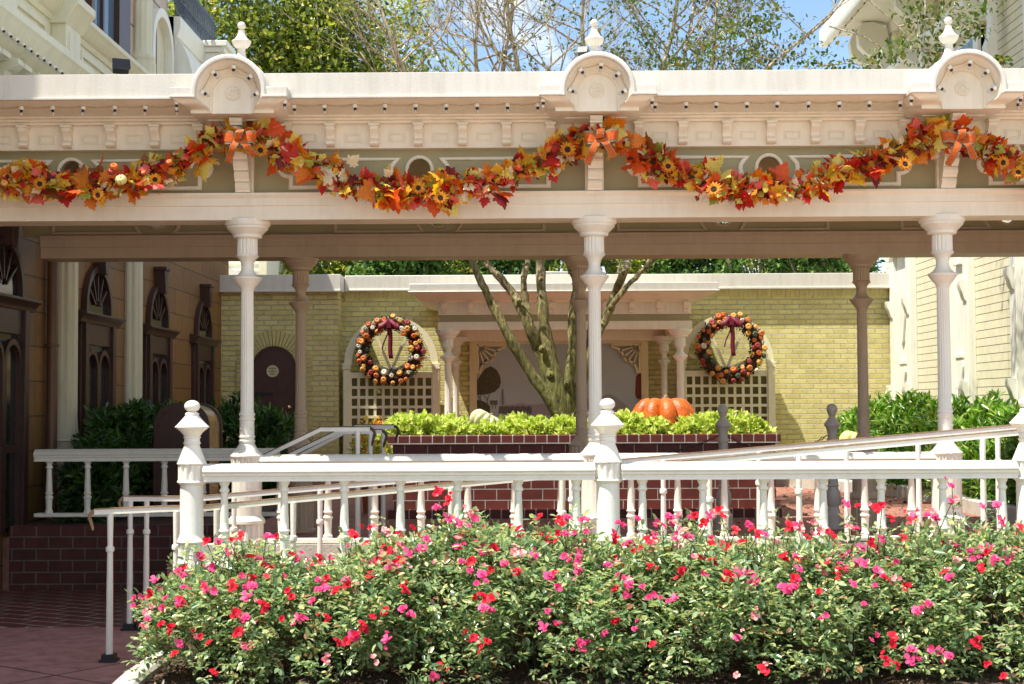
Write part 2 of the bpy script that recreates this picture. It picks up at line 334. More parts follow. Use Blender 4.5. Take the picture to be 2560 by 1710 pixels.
def dup(o, loc, label=None, group=None, rz=0, sc=None):
    c = copy_tree(o); c.location = loc; c.rotation_euler[2] = rz
    if sc: c.scale = (sc,)*3 if not isinstance(sc, tuple) else sc
    if label: c['label'] = label
    if group: c['group'] = group
    ORG[c.name] = Vector(loc); return c
def link_child(mesh_obj, parent, loc, rot=(0,0,0), sc=1.0, name=None):
    c = mesh_obj.copy(); COL.objects.link(c); c.parent = parent; c.location = Vector(loc)-origin(parent); c.rotation_euler = rot; c.scale = (sc,)*3 if not isinstance(sc, tuple) else sc
    return c
def arc(cx, cz, r, a0, a1, n): return [(cx+r*math.cos(R(a0+(a1-a0)*i/n)), cz+r*math.sin(R(a0+(a1-a0)*i/n))) for i in range(n+1)]
# ------------------------------------------------------------------ light and sky
SX, SY = .40, .24                              # sun: to the right and away from the camera per metre of fall
sd = bpy.data.lights.new('sun', 'SUN'); sd.energy = 4.9; sd.angle = R(.53); sd.color = (1, .95, .86)
so = bpy.data.objects.new('sun', sd); COL.objects.link(so)
so.rotation_euler = Vector((SX, SY, -1)).to_track_quat('-Z', 'Y').to_euler(); so.location = (-8, -4, 20)
w = bpy.data.worlds.new('World'); scn.world = w; w.use_nodes = True; nt = w.node_tree; L = nt.links
bg = nt.nodes['Background']; sky = nt.nodes.new('ShaderNodeTexSky'); sky.sky_type = 'NISHITA'; sky.sun_disc = False
sky.sun_elevation = math.atan(1/math.hypot(SX, SY)); sky.sun_rotation = math.atan2(-SX, -SY); sky.air_density = 1; sky.dust_density = .3; sky.ozone_density = 2.0
tc = nt.nodes.new('ShaderNodeTexCoord'); mp = nd(nt, 'ShaderNodeMapping'); mp.inputs['Scale'].default_value = (1, 1, 1.6); mp.inputs['Location'].default_value = (1.11, .63, .13)
L.new(tc.outputs['Generated'], mp.inputs['Vector'])
no = nd(nt, 'ShaderNodeTexNoise', Scale=6.5, Detail=10.0, Roughness=.55); L.new(mp.outputs[0], no.inputs['Vector'])
rp = ramp(nt, [(.47, (0,0,0)), (.63, (1,1,1))]); L.new(no.outputs['Fac'], rp.inputs['Fac'])
mx = nd(nt, 'ShaderNodeMix', data_type='RGBA'); mx.inputs[7].default_value = (6.6, 6.8, 7.1, 1)
L.new(rp.outputs[0], mx.inputs[0]); L.new(sky.outputs[0], mx.inputs[6]); L.new(mx.outputs[2], bg.inputs[0]); bg.inputs[1].default_value = .125
vs = scn.view_settings; vs.view_transform = 'Standard'; vs.look = 'None'; vs.exposure = .84; vs.gamma = 1
scn.cycles.max_bounces = 8; scn.cycles.diffuse_bounces = 5; scn.cycles.transparent_max_bounces = 4; scn.cycles.use_denoising = True
# ================================================================== ground
def struct(mb, name, mat, **k): return tag(mb.build(name, mat, **k), kind='structure')
struct(MB().box(-400, 400, -300, 500, -2.2, -1.705), 'ground', M['asphalt'])
struct(MB().box(-9, 9, 3.5, 11.09, -1.9, -1.68), 'pavement', M['concrete'])
struct(MB().box(-4.9, -2.32, 11.092, 13.30, -1.9, -1.676), 'tiled_path', M['tiles'])
mb = MB(); mb.box(-2.75, 6.2, 11.12, 23.6, -1.9, -1.2); mb.box(-4.9, -2.752, 13.42, 23.6, -1.9, -1.201)
struct(mb, 'terrace_floor', M['pavers'])
mb = MB(); mb.prism([(-2.3, -1.69), (6.0, -1.69), (6.0, -1.15), (3.85, -1.15)], 1, 9.50, 11.115); struct(mb, 'ramp', M['pavers'])
# planting bed: kerb and mulch
kp = [(-2.30, 9.28), (-2.30, 8.55), (-2.28, 8.25), (-2.22, 7.9), (-2.05, 7.55), (-1.7, 7.35), (6.5, 7.30)]
mb = MB(); vs = []
for i, p in enumerate(kp):
    a = Vector(kp[max(0, i-1)]); b = Vector(kp[min(len(kp)-1, i+1)]); t = (b-a).normalized(); n = Vector((t.y, -t.x))
    q = Vector(p)
    for o, z in ((-.075, -1.70), (-.075, -1.575), (-.055, -1.555), (.055, -1.555), (.075, -1.575), (.075, -1.70)): vs.append((q.x+n.x*o, q.y+n.y*o, z))
mb.add(vs, [(i*6+k, i*6+k+1, (i+1)*6+k+1, (i+1)*6+k) for i in range(len(kp)-1) for k in range(5)] + [tuple(range(6))])
struct(mb, 'kerb', M['kerb'])
n1, n2 = 150, 34; X = np.linspace(-2.24, 6.4, n1); Y = np.linspace(7.38, 9.30, n2); gx, gy = np.meshgrid(X, Y, indexing='ij')
keep = gx.copy(); gz = -1.60 + .03*np.sin(gx*3.1)*np.cos(gy*2.3) + rng.normal(size=gx.shape)*.012
V = np.stack([gx, gy, gz], -1).reshape(-1, 3); I = np.arange(n1*n2).reshape(n1, n2)
Fq = np.stack([I[:-1, :-1], I[1:, :-1], I[1:, 1:], I[:-1, 1:]], -1).reshape(-1, 4)
tag(npmesh('soil', V, Fq, M['mulch'], smooth=True), kind='structure')
# bark chips on the soil
n = 5200; P = np.stack([rng.uniform(-2.2, 3.6, n), rng.uniform(7.6, 9.2, n), -1.585+rng.uniform(0, .02, n)], -1)
V, Fq = leaves(P, np.stack([rng.normal(size=n), rng.normal(size=n), rng.normal(size=n)*.25], -1), rng.uniform(.015, .05, n), shape=LONG)
M['chips'] = leafmat('bark_chips', [(0, (.03, .017, .01)), (.6, (.12, .065, .04)), (.93, (.30, .21, .15)), (1, (.5, .42, .34))], .9, 0, .1)
tag(npmesh('mulch_chips', V, Fq, M['chips']), 'loose bark chips covering the soil of the rose bed', 'mulch', kind='stuff')
# fallen leaves on the terrace floor
n = 1100; P = np.stack([rng.uniform(1.5, 5.2, n), rng.uniform(14.0, 21, n), np.full(n, -1.188)], -1)
V, Fq = leaves(P, np.stack([rng.normal(size=n), rng.normal(size=n), rng.normal(size=n)*.15], -1), rng.uniform(.03, .07, n))
M['litter'] = leafmat('leaf_litter', [(0, (.10, .04, .02)), (.5, (.30, .16, .08)), (.9, (.48, .34, .2)), (1, (.7, .62, .5))], .8, .1, .1)
tag(npmesh('fallen_leaves', V, Fq, M['litter']), 'dry brown fallen leaves scattered on the terrace paving', 'leaf litter', kind='stuff')
# low wall under the front balustrade
o = tag(MB().box(-2.28, 6.4, 9.29, 9.43, -1.69, -1.065).build('low_wall', M['lowwall']), 'low brown wall under the white balustrade behind the roses', 'wall')
# ================================================================== covered walkway
YC, YB = 11.2, 13.89; S = 2.71
CX = [-2.155+S*i for i in range(4)]           # columns; the last is out of view
XL, XR = -4.80, 6.0
cw = empty('covered_walkway', (0, YC, -1.2), 'long cream covered walkway with arched crests, olive panels and slim fluted columns', 'covered walkway')
# --- beam, frieze, cornice, fascia
mb = MB()
mb.prism([(11.05,1.443),(11.35,1.443),(11.35,1.648),(11.01,1.648),(11.01,1.632),(11.025,1.618),(11.035,1.606),(11.035,1.552),(11.05,1.548)], 0, XL, XR)
mb.build('beam', M['cream'], cw)
def holed_board(mb, x0, x1, z0, z1, cx, cz, r, y0, y1):
    ang = sorted([2*PI*k/40 for k in range(40)] + [math.atan2(zz-cz, xx-cx) % (2*PI) for xx in (x0, x1) for zz in (z0, z1)])
    ci, sq = [], []
    for a in ang:
        c, s_ = math.cos(a), math.sin(a); ci.append((cx+r*c, cz+r*s_))
        t = min([((x1 if c > 0 else x0)-cx)/c if abs(c) > 1e-9 else 1e9, ((z1 if s_ > 0 else z0)-cz)/s_ if abs(s_) > 1e-9 else 1e9])
        sq.append((cx+t*c, cz+t*s_))
    n = len(ang); vs = [(p[0], y, p[1]) for y in (y0, y1) for p in ci] + [(p[0], y, p[1]) for y in (y0, y1) for p in sq]
    fs = []
    for i in range(n):
        j = (i+1) % n; fs += [(i, j, 2*n+j, 2*n+i), (n+j, n+i, 3*n+i, 3*n+j), (i, n+i, n+j, j), (2*n+j, 3*n+j, 3*n+i, 2*n+i)]
    mb.add(vs, fs)
def ring(mb, cx, cz, prof, y, seg=40):        # prof [(radius, out)] -> ring facing -Y
    vs = [(cx+r*math.cos(2*PI*k/seg), y-o, cz+r*math.sin(2*PI*k/seg)) for r, o in prof for k in range(seg)]
    mb.add(vs, [(i*seg+k, i*seg+(k+1) % seg, (i+1)*seg+(k+1) % seg, (i+1)*seg+k) for i in range(len(prof)-1) for k in range(seg)])
OC = [x-S/2 for x in CX] + [CX[-1]+S/2]
mids = [c for c in OC if c > XL]
def olive_wall(name, z0, z1, y0, y1, cz, r):
    mb = MB(); xs = [XL] + [x for x in CX] + [XR]
    for i in range(len(xs)-1):
        x0, x1 = xs[i], xs[i+1]
        cx = OC[i]
        holed_board(mb, x0, x1, z0, z1, cx, cz, r, y0, y1)
    return mb.build(name, M['olive'], cw, smooth=True, ang=30)
ZO = 1.835
olive_wall('panel_board', 1.648, 1.99, 11.11, 11.17, ZO, .085)
olive_wall('panel_board', 1.643, 1.99, 13.72, 13.78, ZO-.03, .085)
SEC = [(-.017, 0), (-.017, .012), (-.008, .02), (.008, .02), (.017, .012), (.017, 0)]
def panel_path(cx, cz, side, xe, z0, z1):
    """moulded panel outline: concave end around the oculus, lobed end at the column"""
    r = .175; dz1, dz0 = z1-cz, cz-z0
    p = []
    a1 = math.degrees(math.asin(min(.99, dz1/ .26))); a0 = -math.degrees(math.asin(min(.99, dz0/.26)))
    p += [(cx+side*(.222-.055*t*t), cz+(dz1 if t > 0 else dz0)*t) for t in (-1, -.66, -.33, 0, .33, .66, 1)]
    p += [(xe-side*.09, z1)]
    lr = .065
    p += [(xe-side*.09+side*lr*1.0*math.sin(R(a))+side*.0, z1-lr+lr*math.cos(R(a))) for a in (20, 45, 70, 90, 115, 140, 165)]
    zl = z1-2*lr-.004
    p += [(xe-side*.115, zl), (xe-side*.115, z0)]
    return p
for y, z0, z1, cz in ((11.11, 1.70, 1.918, ZO), (13.72, 1.672, 1.90, ZO-.03)):
    for i, cx in enumerate(OC):
        if cx < XL+.2 or cx > XR-.2: continue
        mb = MB(); ring(mb, cx, cz, [(.085, -.01), (.085, .018), (.094, .024), (.102, .018), (.108, .022), (.113, 0)], y)
        mb.build('oculus_ring', M['cream' if y < 12 else 'back_shade'], cw)
        for side in (-1, 1):
            xe = cx+side*(S/2-.24)
            if xe < XL or xe > XR: xe = max(XL+.1, min(XR-.1, xe))
            mb = MB(); mb.sweep(panel_path(cx, cz, side, xe, z0, z1), SEC, y, closed=True); mb.build('panel_moulding', M['cream' if y < 12 else 'back_shade'], cw)
mb = MB(); mb.prism([(11.03,1.99),(11.17,1.99),(11.17,2.17),(11.03,2.17)], 0, XL, XR)
fr = mb.build('frieze', M['cream'], cw)
mb = MB()
segs = [(XL, CX[0]-.237)]+[(CX[i]+.237, CX[i+1]-.237) for i in range(3)]+[(CX[3]+.237, XR)]
for sa, sb in segs: mb.prism([(11.03,2.171),(11.17,2.171),(11.17,2.44),(10.60,2.44),(10.60,2.292),(10.645,2.280),(10.72,2.262),(10.80,2.246),(10.87,2.236),(10.925,2.231),(10.925,2.219),(10.955,2.215),(10.962,2.200),(10.99,2.196),(10.995,2.18),(11.03,2.176)], 0, sa, sb)
for x in CX: mb.box(x-.237, x+.237, 10.83, 11.17, 2.172, 2.44)
mb.build('cornice', M['cream'], cw)
mb = MB()
for sa, sb in segs: mb.prism([(10.56,2.285),(10.598,2.285),(10.598,2.467),(10.58,2.475),(10.575,2.472),(10.575,2.303),(10.56,2.298)], 0, sa, sb)
mb.build('roof_fascia', M['fascia'], cw)
# frieze sunk panels and brackets
brk = []; fpan = None
for i, c in enumerate([CX[0]-S]+CX):
    for k in range(8):
        x = c+S*k/8
        if k and XL+.05 < x < XR-.05: brk.append(x)
        xp = c+S*(k+.5)/8
        if XL+.15 < xp < XR-.15:
            if fpan is None:
                mb = MB(); zc = 2.0715
                for (a, b, t) in ((.064, .036, .006), (.050, .024, .004)):
                    mb.prism([(-a,zc-b),(a,zc-b),(a,zc-b+t),(-a,zc-b+t)], 1, 11.023, 11.031); mb.prism([(-a,zc+b-t),(a,zc+b-t),(a,zc+b),(-a,zc+b)], 1, 11.023, 11.031)
                    mb.box(-a, -a+t, 11.0232, 11.031, zc-b+t, zc+b-t); mb.box(a-t, a, 11.0232, 11.031, zc-b+t, zc+b-t)
                fpan = mb.build('frieze_panel', M['cream'], None, smooth=False, local=True); fpan.parent = cw; fpan.location = Vector((xp, 0, 0))-origin(cw)
            else: link_child(fpan, cw, (xp, 0, 0))
pr = [(11.031,2.171),(10.945,2.171),(10.945,2.152),(10.955,2.150),(10.955,2.125)]+[(10.955+.045*math.sin(R(a)), 2.125-.062*(a/90)) for a in (30,60,90)]+[(10.985,2.052),(10.968,2.036),(10.968,2.018),(10.985,2.004),(11.01,2.0),(11.031,2.004)]
pb = MB(); pb.prism(pr, 0, -.033, .033); pb.box(-.041, .041, 10.938, 11.03, 2.154, 2.1705)
proto = pb.build('frieze_bracket', M['cream'], None, local=True); proto.parent = cw; proto.location = Vector((brk[0], 0, 0))-origin(cw)
for x in brk[1:]: link_child(proto, cw, (x, 0, 0))
# back side of the walkway
mb = MB(); mb.prism([(13.70,1.43),(14.08,1.43),(14.08,1.643),(13.66,1.643),(13.66,1.625),(13.675,1.612),(13.685,1.60),(13.685,1.535),(13.70,1.531)], 0, -4.62, XR)
mb.build('beam', M['back_shade'], cw)
mb = MB(); mb.prism([(13.79,1.99),(14.1,1.99),(14.1,2.17),(14.5,2.30),(14.5,2.47),(14.46,2.47),(14.46,2.36),(13.79,2.36)], 0, XL, XR); mb.build('cornice', M['cream'], cw)
mb = MB(); mb.box(XL, XR, 11.175, 13.785, 2.30, 2.38); mb.box(XL, XR, 10.84, 14.45, 2.445, 2.455); mb.build('roof', M['roof'], cw, smooth=False)
mb = MB(); mb.box(XL, XR, 11.175, 13.715, 1.985, 2.0); mb.build('ceiling', M['olive'], cw, smooth=False)
# --- big brackets over the columns, crests
def scroll(y_top, y_bot, z_top, z_bot, n, hw, back):
    """stepped scroll: n bulges from top to bottom"""
    p = [(back, z_top)]; h = (z_top-z_bot)/n
    for i in range(n):
        y0 = y_top+(y_bot-y_top)*i/n; zt = z_top-h*i
        p += [(y0+.012, zt-.001), (y0, zt-h*.12), (y0-.004, zt-h*.35), (y0+.006, zt-h*.6), (y0+.024, zt-h*.82), (y0+.026, zt-h*.999)]
    p += [(back, z_bot)]
    mb = MB(); mb.prism(p, 0, -hw, hw); return mb
b1 = scroll(10.86, 11.02, 1.965, 1.652, 4, .056, 11.11).build('column_bracket', M['cream'], None)
b1b = MB().box(-.072, .072, 11.06, 11.112, 1.652, 1.985).build('bracket_plate', M['cream'], None)
b2 = scroll(10.70, 10.80, 2.176, 2.065, 2, .046, 11.02).build('crest_bracket', M['cream'], None)
b3 = scroll(13.62, 13.70, 1.985, 1.80, 2, .05, 13.72).build('column_bracket', M['back_shade'], None)
b3.rotation_euler = (0, 0, 0)
# crest
cr = MB()
zc = 2.31
def halfring(mb, secs, cx, n=28, z_low=None):   # secs [(r, y)] loft half ring with short straight legs
    vs = []; m = len(secs)
    pts = [(1, -.09)] + [(math.cos(R(a)), math.sin(R(a))) for a in np.linspace(0, 180, n)] + [(-1, -.09)]
    for (c, s_) in pts:
        for r, y in secs:
            z = zc + (r*s_ if s_ >= 0 else s_*.5)
            vs.append((cx+r*c, y, z))
    mb.add(vs, [(i*m+k, i*m+(k+1) % m, (i+1)*m+(k+1) % m, (i+1)*m+k) for i in range(len(pts)-1) for k in range(m)])
    mb.add([vs[k] for k in range(m)], [tuple(range(m))]); mb.add([vs[(len(pts)-1)*m+k] for k in range(m)], [tuple(range(m))])
halfring(cr, [(.240, 10.445), (.246, 10.435), (.268, 10.435), (.281, 10.45), (.281, 10.60), (.29, 10.62), (.29, 11.0), (.238, 11.0), (.238, 10.47)], 0)
for s_ in (-1, 1):
    x0, x1 = sorted((s_*.245, s_*.43))
    cr.box(x0, x1, 10.445, 10.60, 2.285, 2.345)
    cr.box(min(x0, x1)-.006*0, x1, 10.432, 10.598, 2.268, 2.284)
crest_hood = cr.build('crest_hood', M['fascia'], None, bevel=.003)
cv = MB()
secs = [(.238, 10.465), (.225, 10.50), (.205, 10.535), (.182, 10.56), (.165, 10.575), (.160, 10.585), (.152, 10.585), (.148, 10.605), (.14, 10.61)]
vs = []; m = len(secs); n = 28
pts = [(1, -.25)] + [(math.cos(R(a)), math.sin(R(a))) for a in np.linspace(0, 180, n)] + [(-1, -.25)]
for (c, s_) in pts:
    for i_, (r, y) in enumerate(secs): vs.append((r*c, y, zc + (r*s_ if s_ >= 0 else (-.04-.09*min(1, i_/5)) )))
cv.add(vs, [(i*m+k, i*m+k+1, (i+1)*m+k+1, (i+1)*m+k) for i in range(len(pts)-1) for k in range(m-1)])
plate = arc(0, zc, .152, 0, 180, 24); cv.prism([(.152, 2.181)]+plate+[(-.152, 2.181)], 1, 10.61, 10.82)
prof = [(10.46,2.268),(10.47,2.262),(10.485,2.242),(10.51,2.226),(10.55,2.214),(10.585,2.208),(10.592,2.203),(10.592,2.181),(11.0,2.181),(11.0,2.268)]
for s_ in (-1, 1):                             # cove blocks at each side, tapering inwards
    vs = []; n = len(prof)
    for ii, (y, z) in enumerate(prof):
        q = max(0, min(1, (y-10.46)/.29)) if ii < 8 else 0
        xo = .42-.11*min(1, (2.268-z)/.06)
        xi = .236-.084*min(1, (y-10.46)/.13) if y < 10.9 else .153
        vs += [(s_*xi, y, z), (s_*xo, y, z)]
    fs = [(2*i, 2*i+1, 2*((i+1) % n)+1, 2*((i+1) % n)) for i in range(n)] + [tuple(2*i for i in range(n)), tuple(2*i+1 for i in range(n))]
    cv.add(vs, fs)
crest_cove = cv.build('crest_cove', M['cream'], None, ang=40)
ro = MB()
prf = [(.001, .012), (.010, .014), (.014, .008), (.018, .006), (.044, .006), (.050, .012), (.055, .010), (.057, 0)]
ring(ro, 0, 2.335, prf, 10.61, 32)
for k in range(10):
    a = 2*PI*k/10; ro.obox((.031*math.cos(a), 10.601, 2.335+.031*math.sin(a)), (.010*math.cos(a), 0, .010*math.sin(a)), (0, .005, 0), (-.005*math.sin(a), 0, .005*math.cos(a)))
rosette = ro.build('rosette', M['cream'], None)
fn = MB()
fp = [(.11,2.565),(.11,2.60),(.085,2.602),(.085,2.615),(.066,2.618),(.058,2.64),(.044,2.665),(.036,2.69),(.031,2.715),(.030,2.742),(.033,2.75),(.048,2.757),(.064,2.775),(.073,2.795),(.075,2.803),(.073,2.808),(.060,2.815),(.044,2.832),(.033,2.852),(.026,2.872),(.024,2.876),(.026,2.88),(.026,2.889),(.016,2.892),(.014,2.898)]
fp += [(.031*math.cos(R(a)), 2.927+.031*math.sin(R(a))) for a in range(-60, 91, 15)]
fp[-1] = (.0015, fp[-1][1])
fn.lathe(fp, (0, 10.93), 28); finial = fn.build('finial', M['fascia'], None)
for i, x in enumerate(CX):
    for pr_ in (b1, b1b, b2, b3, crest_hood, crest_cove, rosette, finial):
        if i == 0: pr_.parent = cw; pr_.location = Vector((x, 0, 0))-origin(cw); ORG[pr_.name] = Vector((0,0,0))
        else: link_child(pr_, cw, (x, 0, 0))
# --- columns
kz = lambda p: (1014-p)*YC/F; kr = lambda h: h*YC/F
cp = [(48,1412),(48,1392),(42,1388),(42,1306),(46,1303),(46,1296),(42,1290),(37,1284),(37,1172),(39,1168),(39,1142),(41,1138),(41,1135),(33,1128),(26,1119),(21,1110),(18.5,1104),(18.5,1103),(20.5,1102),(20.5,1098),(18.5,1096),(18.5,1091),(20.5,1090),(20.5,1087),(18.5,1085),(18,1048),(20,1047),(20,1043),(18,1041),(18,1036),(20,1035),(20,1031),(17.5,1028),(16.5,1020),(15.3,725),(17,722),(17.5,718),(20,714),(27,706),(31,700),(36.5,693),(36.5,690),(31,688),(24,683),(18.5,676),(15.5,668),(15,660),(17,652),(21,644),(27,639),(28.5,637),(27,634),(25.5,632),(25,594),(27,592),(35,590),(36,588),(36,583),(45,574),(52,567),(52,562),(55,561),(57,557),(57,546),(54,543.5)]
fl = [(kz(p1), kz(p0)) for p0, p1 in ((720, 1026), (593, 633), (1139, 1170), (1305, 1390))]
col = MB(); col.lathe([(kr(h), kz(p)) for h, p in cp], (0, 0), 48, fl, .09)
for k in range(4):
    a = PI/4+k*PI/2; zb = kz(1068)
    col.lathe([(.011, 0), (.011, .005), (.006, .010), (.001, .011)], (0, 0), 8)
    n0 = 4*8; 
    for j in range(len(col.v)-n0, len(col.v)):
        vx = Vector(col.v[j]); col.v[j] = (math.cos(a)*(kr(18)-.002+vx.z)-math.sin(a)*vx.x, math.sin(a)*(kr(18)-.002+vx.z)+math.cos(a)*vx.x, zb+vx.y)
first = True
for (yy, xs) in ((YC, CX), (YB, CX)):
    for x in xs:
        if first: cc = col.build('column', M['white2'], None, ang=28); cc.parent = cw; cc.location = Vector((x, yy, 0))-origin(cw); first = False
        else:
            o = link_child(cc, cw, (x, yy, 0))
            if yy == YB:
                if x == CX[0]: me2 = cc.data.copy(); me2.materials[0] = M['back_shade']
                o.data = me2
# ================================================================== light strings
def bulb_mesh():
    mb = MB(); mb.mi = 0; mb.lathe([(.017, 0), (.019, -.004), (.019, -.022), (.015, -.026), (.012, -.027)], (0, 0), 12)
    mb.mi = 1; mb.lathe([(.011, -.027), (.0125, -.030), (.0115, -.044), (.008, -.046)], (0, 0), 10)
    mb.mi = 2; mb.lathe([(.007, -.046), (.010, -.054), (.011, -.062), (.007, -.071), (.001, -.074)], (0, 0), 10)
    return mb.build('bulb', [M['white'], M['black'], M['bulb']], None)
BULB = bulb_mesh(); bpy.data.objects.remove(BULB, do_unlink=False) if False else None
def light_string(name, pts, label, rots=None, group='bare bulb light strings along the cornice'):
    e = empty(name, pts[0], label, 'light string', group)
    cord = []
    for i in range(len(pts)-1):
        a, b = Vector(pts[i]), Vector(pts[i+1])
        for t in (0, .25, .5, .75): cord.append(a.lerp(b, t)+Vector((0, 0, -.012*math.sin(PI*t)*(b-a).length/.2+.0)))
    cord.append(Vector(pts[-1])); MB().tube(cord, .004, 6).build('cord', M['burlap'], e)
    for i, p in enumerate(pts):
        global BULB
        rx, ry = (rots[i] if rots else (random.uniform(-.12, .12), random.uniform(-.15, .15)))
        if BULB.parent is None and not BULB.get('used'): BULB['used'] = 1; c = BULB; c.parent = e; c.location = Vector(p)-origin(e); c.rotation_euler = (rx, ry, 0)
        else: c = link_child(BULB, e, p, (rx, ry, 0))
    return e
seg = [(XL+.1, CX[0]-.44), (CX[0]+.44, CX[1]-.44), (CX[1]+.44, CX[2]-.44), (CX[2]+.44, 5.3)]
nm = ['left of the first arched crest', 'between the first and the middle arched crest', 'between the middle and the right arched crest', 'right of the last arched crest']
for (a, b), t in zip(seg, nm):
    k = int(round((b-a)/.224)); pts = [(a+(b-a)*(i+.0)/k, 10.70, 2.262) for i in range(k+1)]
    light_string('light_string', pts, 'bare bulbs on a cord under the cornice '+t)
for x, t in zip(CX[:3], ('left arched crest of the walkway', 'middle arched crest of the walkway', 'right arched crest of the walkway')):
    pts = [(x-.40, 10.53, 2.262)] + [(x+.215*math.cos(R(a)), 10.505, zc+.212*math.sin(R(a))) for a in (176, 128, 82, 40, 2)] + [(x+.40, 10.53, 2.262)]
    rt = [(.1, 0)] + [(0.15, (math.cos(R(a)))*1.1) for a in (176, 128, 82, 40, 2)] + [(.1, 0)]
    light_string('light_string', pts, 'bulbs on a cord round the '+t, rt, 'bulb strings round the crests')
# ================================================================== left building
BX = -4.85
lb = empty('stone_building', (BX, 16, -1.68), 'tall building with brown scored stone walls, dark arched windows and cream upper cornices', 'building')
mb = MB(); mb.box(-9, BX, 6.0, 23.6, -1.7, 2.75); mb.build('wall', M['stone'], lb, smooth=False)
# ground-floor cornice (profile in x,z) running along Y
def yprism(poly, y0, y1, name, mat, **k):
    mb = MB(); mb.prism(poly, 1, y0, y1); return mb.build(name, mat, lb, **k)
yprism([(-4.849,2.55),(-4.80,2.55),(-4.79,2.62),(-4.78,2.63),(-4.78,2.95),(-4.74,2.96),(-4.74,3.06),(-4.60,3.10),(-4.58,3.16),(-4.52,3.20),(-4.46,3.27),(-4.43,3.36),(-4.40,3.40),(-4.40,3.47),(-4.42,3.48),(-5.2,3.50),(-5.2,2.75),(-4.849,2.75)], 6.0, 14.6, 'cornice', M['lcream'])
yprism([(-4.849,2.55),(-4.80,2.55),(-4.79,2.62),(-4.78,2.63),(-4.78,2.95),(-4.74,2.96),(-4.74,3.00),(-4.66,3.04),(-4.60,3.10),(-4.55,3.20),(-4.55,3.26),(-5.2,3.27),(-5.2,2.75),(-4.849,2.75)], 14.6, 22.6, 'cornice', M['lcream'])
# modillion brackets below it
sp = [(-4.78,3.05),(-4.50,3.12),(-4.49,3.07),(-4.53,3.03),(-4.60,3.01),(-4.63,2.95),(-4.60,2.90),(-4.64,2.84),(-4.72,2.80),(-4.78,2.78)]
pb = MB(); pb.prism(sp, 1, -.075, .075); mod = pb.build('cornice_bracket', M['lcream'], None)
mod.parent = lb; mod.location = Vector((0, 10.55, 0))-origin(lb)
for k in range(1, 12): link_child(mod, lb, (0, 10.55+.55*k, 0)) if k != 7 else None
mb = MB(); mb.box(-4.62, -4.52, -.10, .10, 3.085, 3.13); bl = mb.build('dentil_block', M['lcream'], None); bl.parent = lb; bl.location = Vector((0, 10.82, 0))-origin(lb)
for k in range(1, 7): link_child(bl, lb, (0, 10.82+.55*k, 0))
# attic tier with piers and second cornice
mb = MB(); mb.box(-6.0, -4.86, 9.7, 20.2, 3.49, 4.17); mb.build('attic_wall', M['lcream'], lb, smooth=False)
for y in (11.1, 13.0, 14.9):
    mb = MB(); mb.box(-4.86, -4.70, y-.24, y+.24, 3.48, 4.0); mb.box(-4.705, -4.685, y-.15, y+.15, 3.55, 3.9)
    mb.prism([(-4.86,3.96),(-4.70,3.96),(-4.66,4.02),(-4.60,4.12),(-4.56,4.16),(-4.56,4.24),(-4.86,4.24)], 1, y-.30, y+.30)
    mb.build('pier', M['lcream'], lb, bevel=.006)
for y in (12.05, 13.95, 16.1, 17.5):
    mb = MB()
    for (y0, y1, z0, z1) in ((y-.5, y+.5, 3.86, 3.92), (y-.5, y+.5, 3.58, 3.64), (y-.5, y-.44, 3.64, 3.86), (y+.44, y+.5, 3.64, 3.86)): mb.box(-4.86, -4.83, y0, y1, z0, z1)
    mb.build('attic_panel', M['lcream'], lb, smooth=False)
yprism([(-4.859,3.99),(-4.84,3.99),(-4.82,4.04),(-4.77,4.07),(-4.74,4.13),(-4.70,4.17),(-4.70,4.22),(-6.0,4.24),(-6.0,4.175),(-4.859,4.16)], 9.7, 18.9, 'attic_cornice', M['lcream'])
# upper storey
M['upstone'] = brick('upper_stone', (.58, .46, .36), (.55, .43, .33), (.06, .03, .02), 1.4, .62, (1, 2), .012, .5, .4, noise=.1)
mb = MB(); mb.box(-9, -5.06, 9.7, 20.3, 4.241, 8.2); mb.build('upper_wall', M['upstone'], lb, smooth=False)
for y in (13.6, 17.2):
    f = MB(); f.box(-5.06, -4.98, y-.75, y-.62, 4.26, 6.6); f.box(-5.06, -4.95, y+.28, y+.78, 4.26, 6.6); f.box(-5.06, -4.98, y-.30, y-.24, 4.26, 6.6); f.box(-5.06, -4.97, y-.76, y+.80, 6.6, 6.75)
    fo = f.build('upper_window', M['dbrown'], lb, bevel=.004)
    MB().box(-5.06, -5.02, y-.62, y+.28, 4.26, 6.6).build('pane', M['skyglass'], fo, smooth=False)
cl = MB(); cl.lathe([(.19,4.23),(.19,4.50),(.17,4.52),(.185,4.56),(.17,4.60),(.145,4.62),(.14,4.72),(.14,6.9),(.17,6.95),(.19,7.1)], (-4.99, 18.65), 36, [(4.72, 6.9)], .1); cl.build('pilaster', M['lcream'], lb, ang=28)
cl = MB(); cl.box(-5.06, -4.96, 15.2, 15.5, 4.242, 6.9); cl.build('pilaster', M['ocream'], lb)
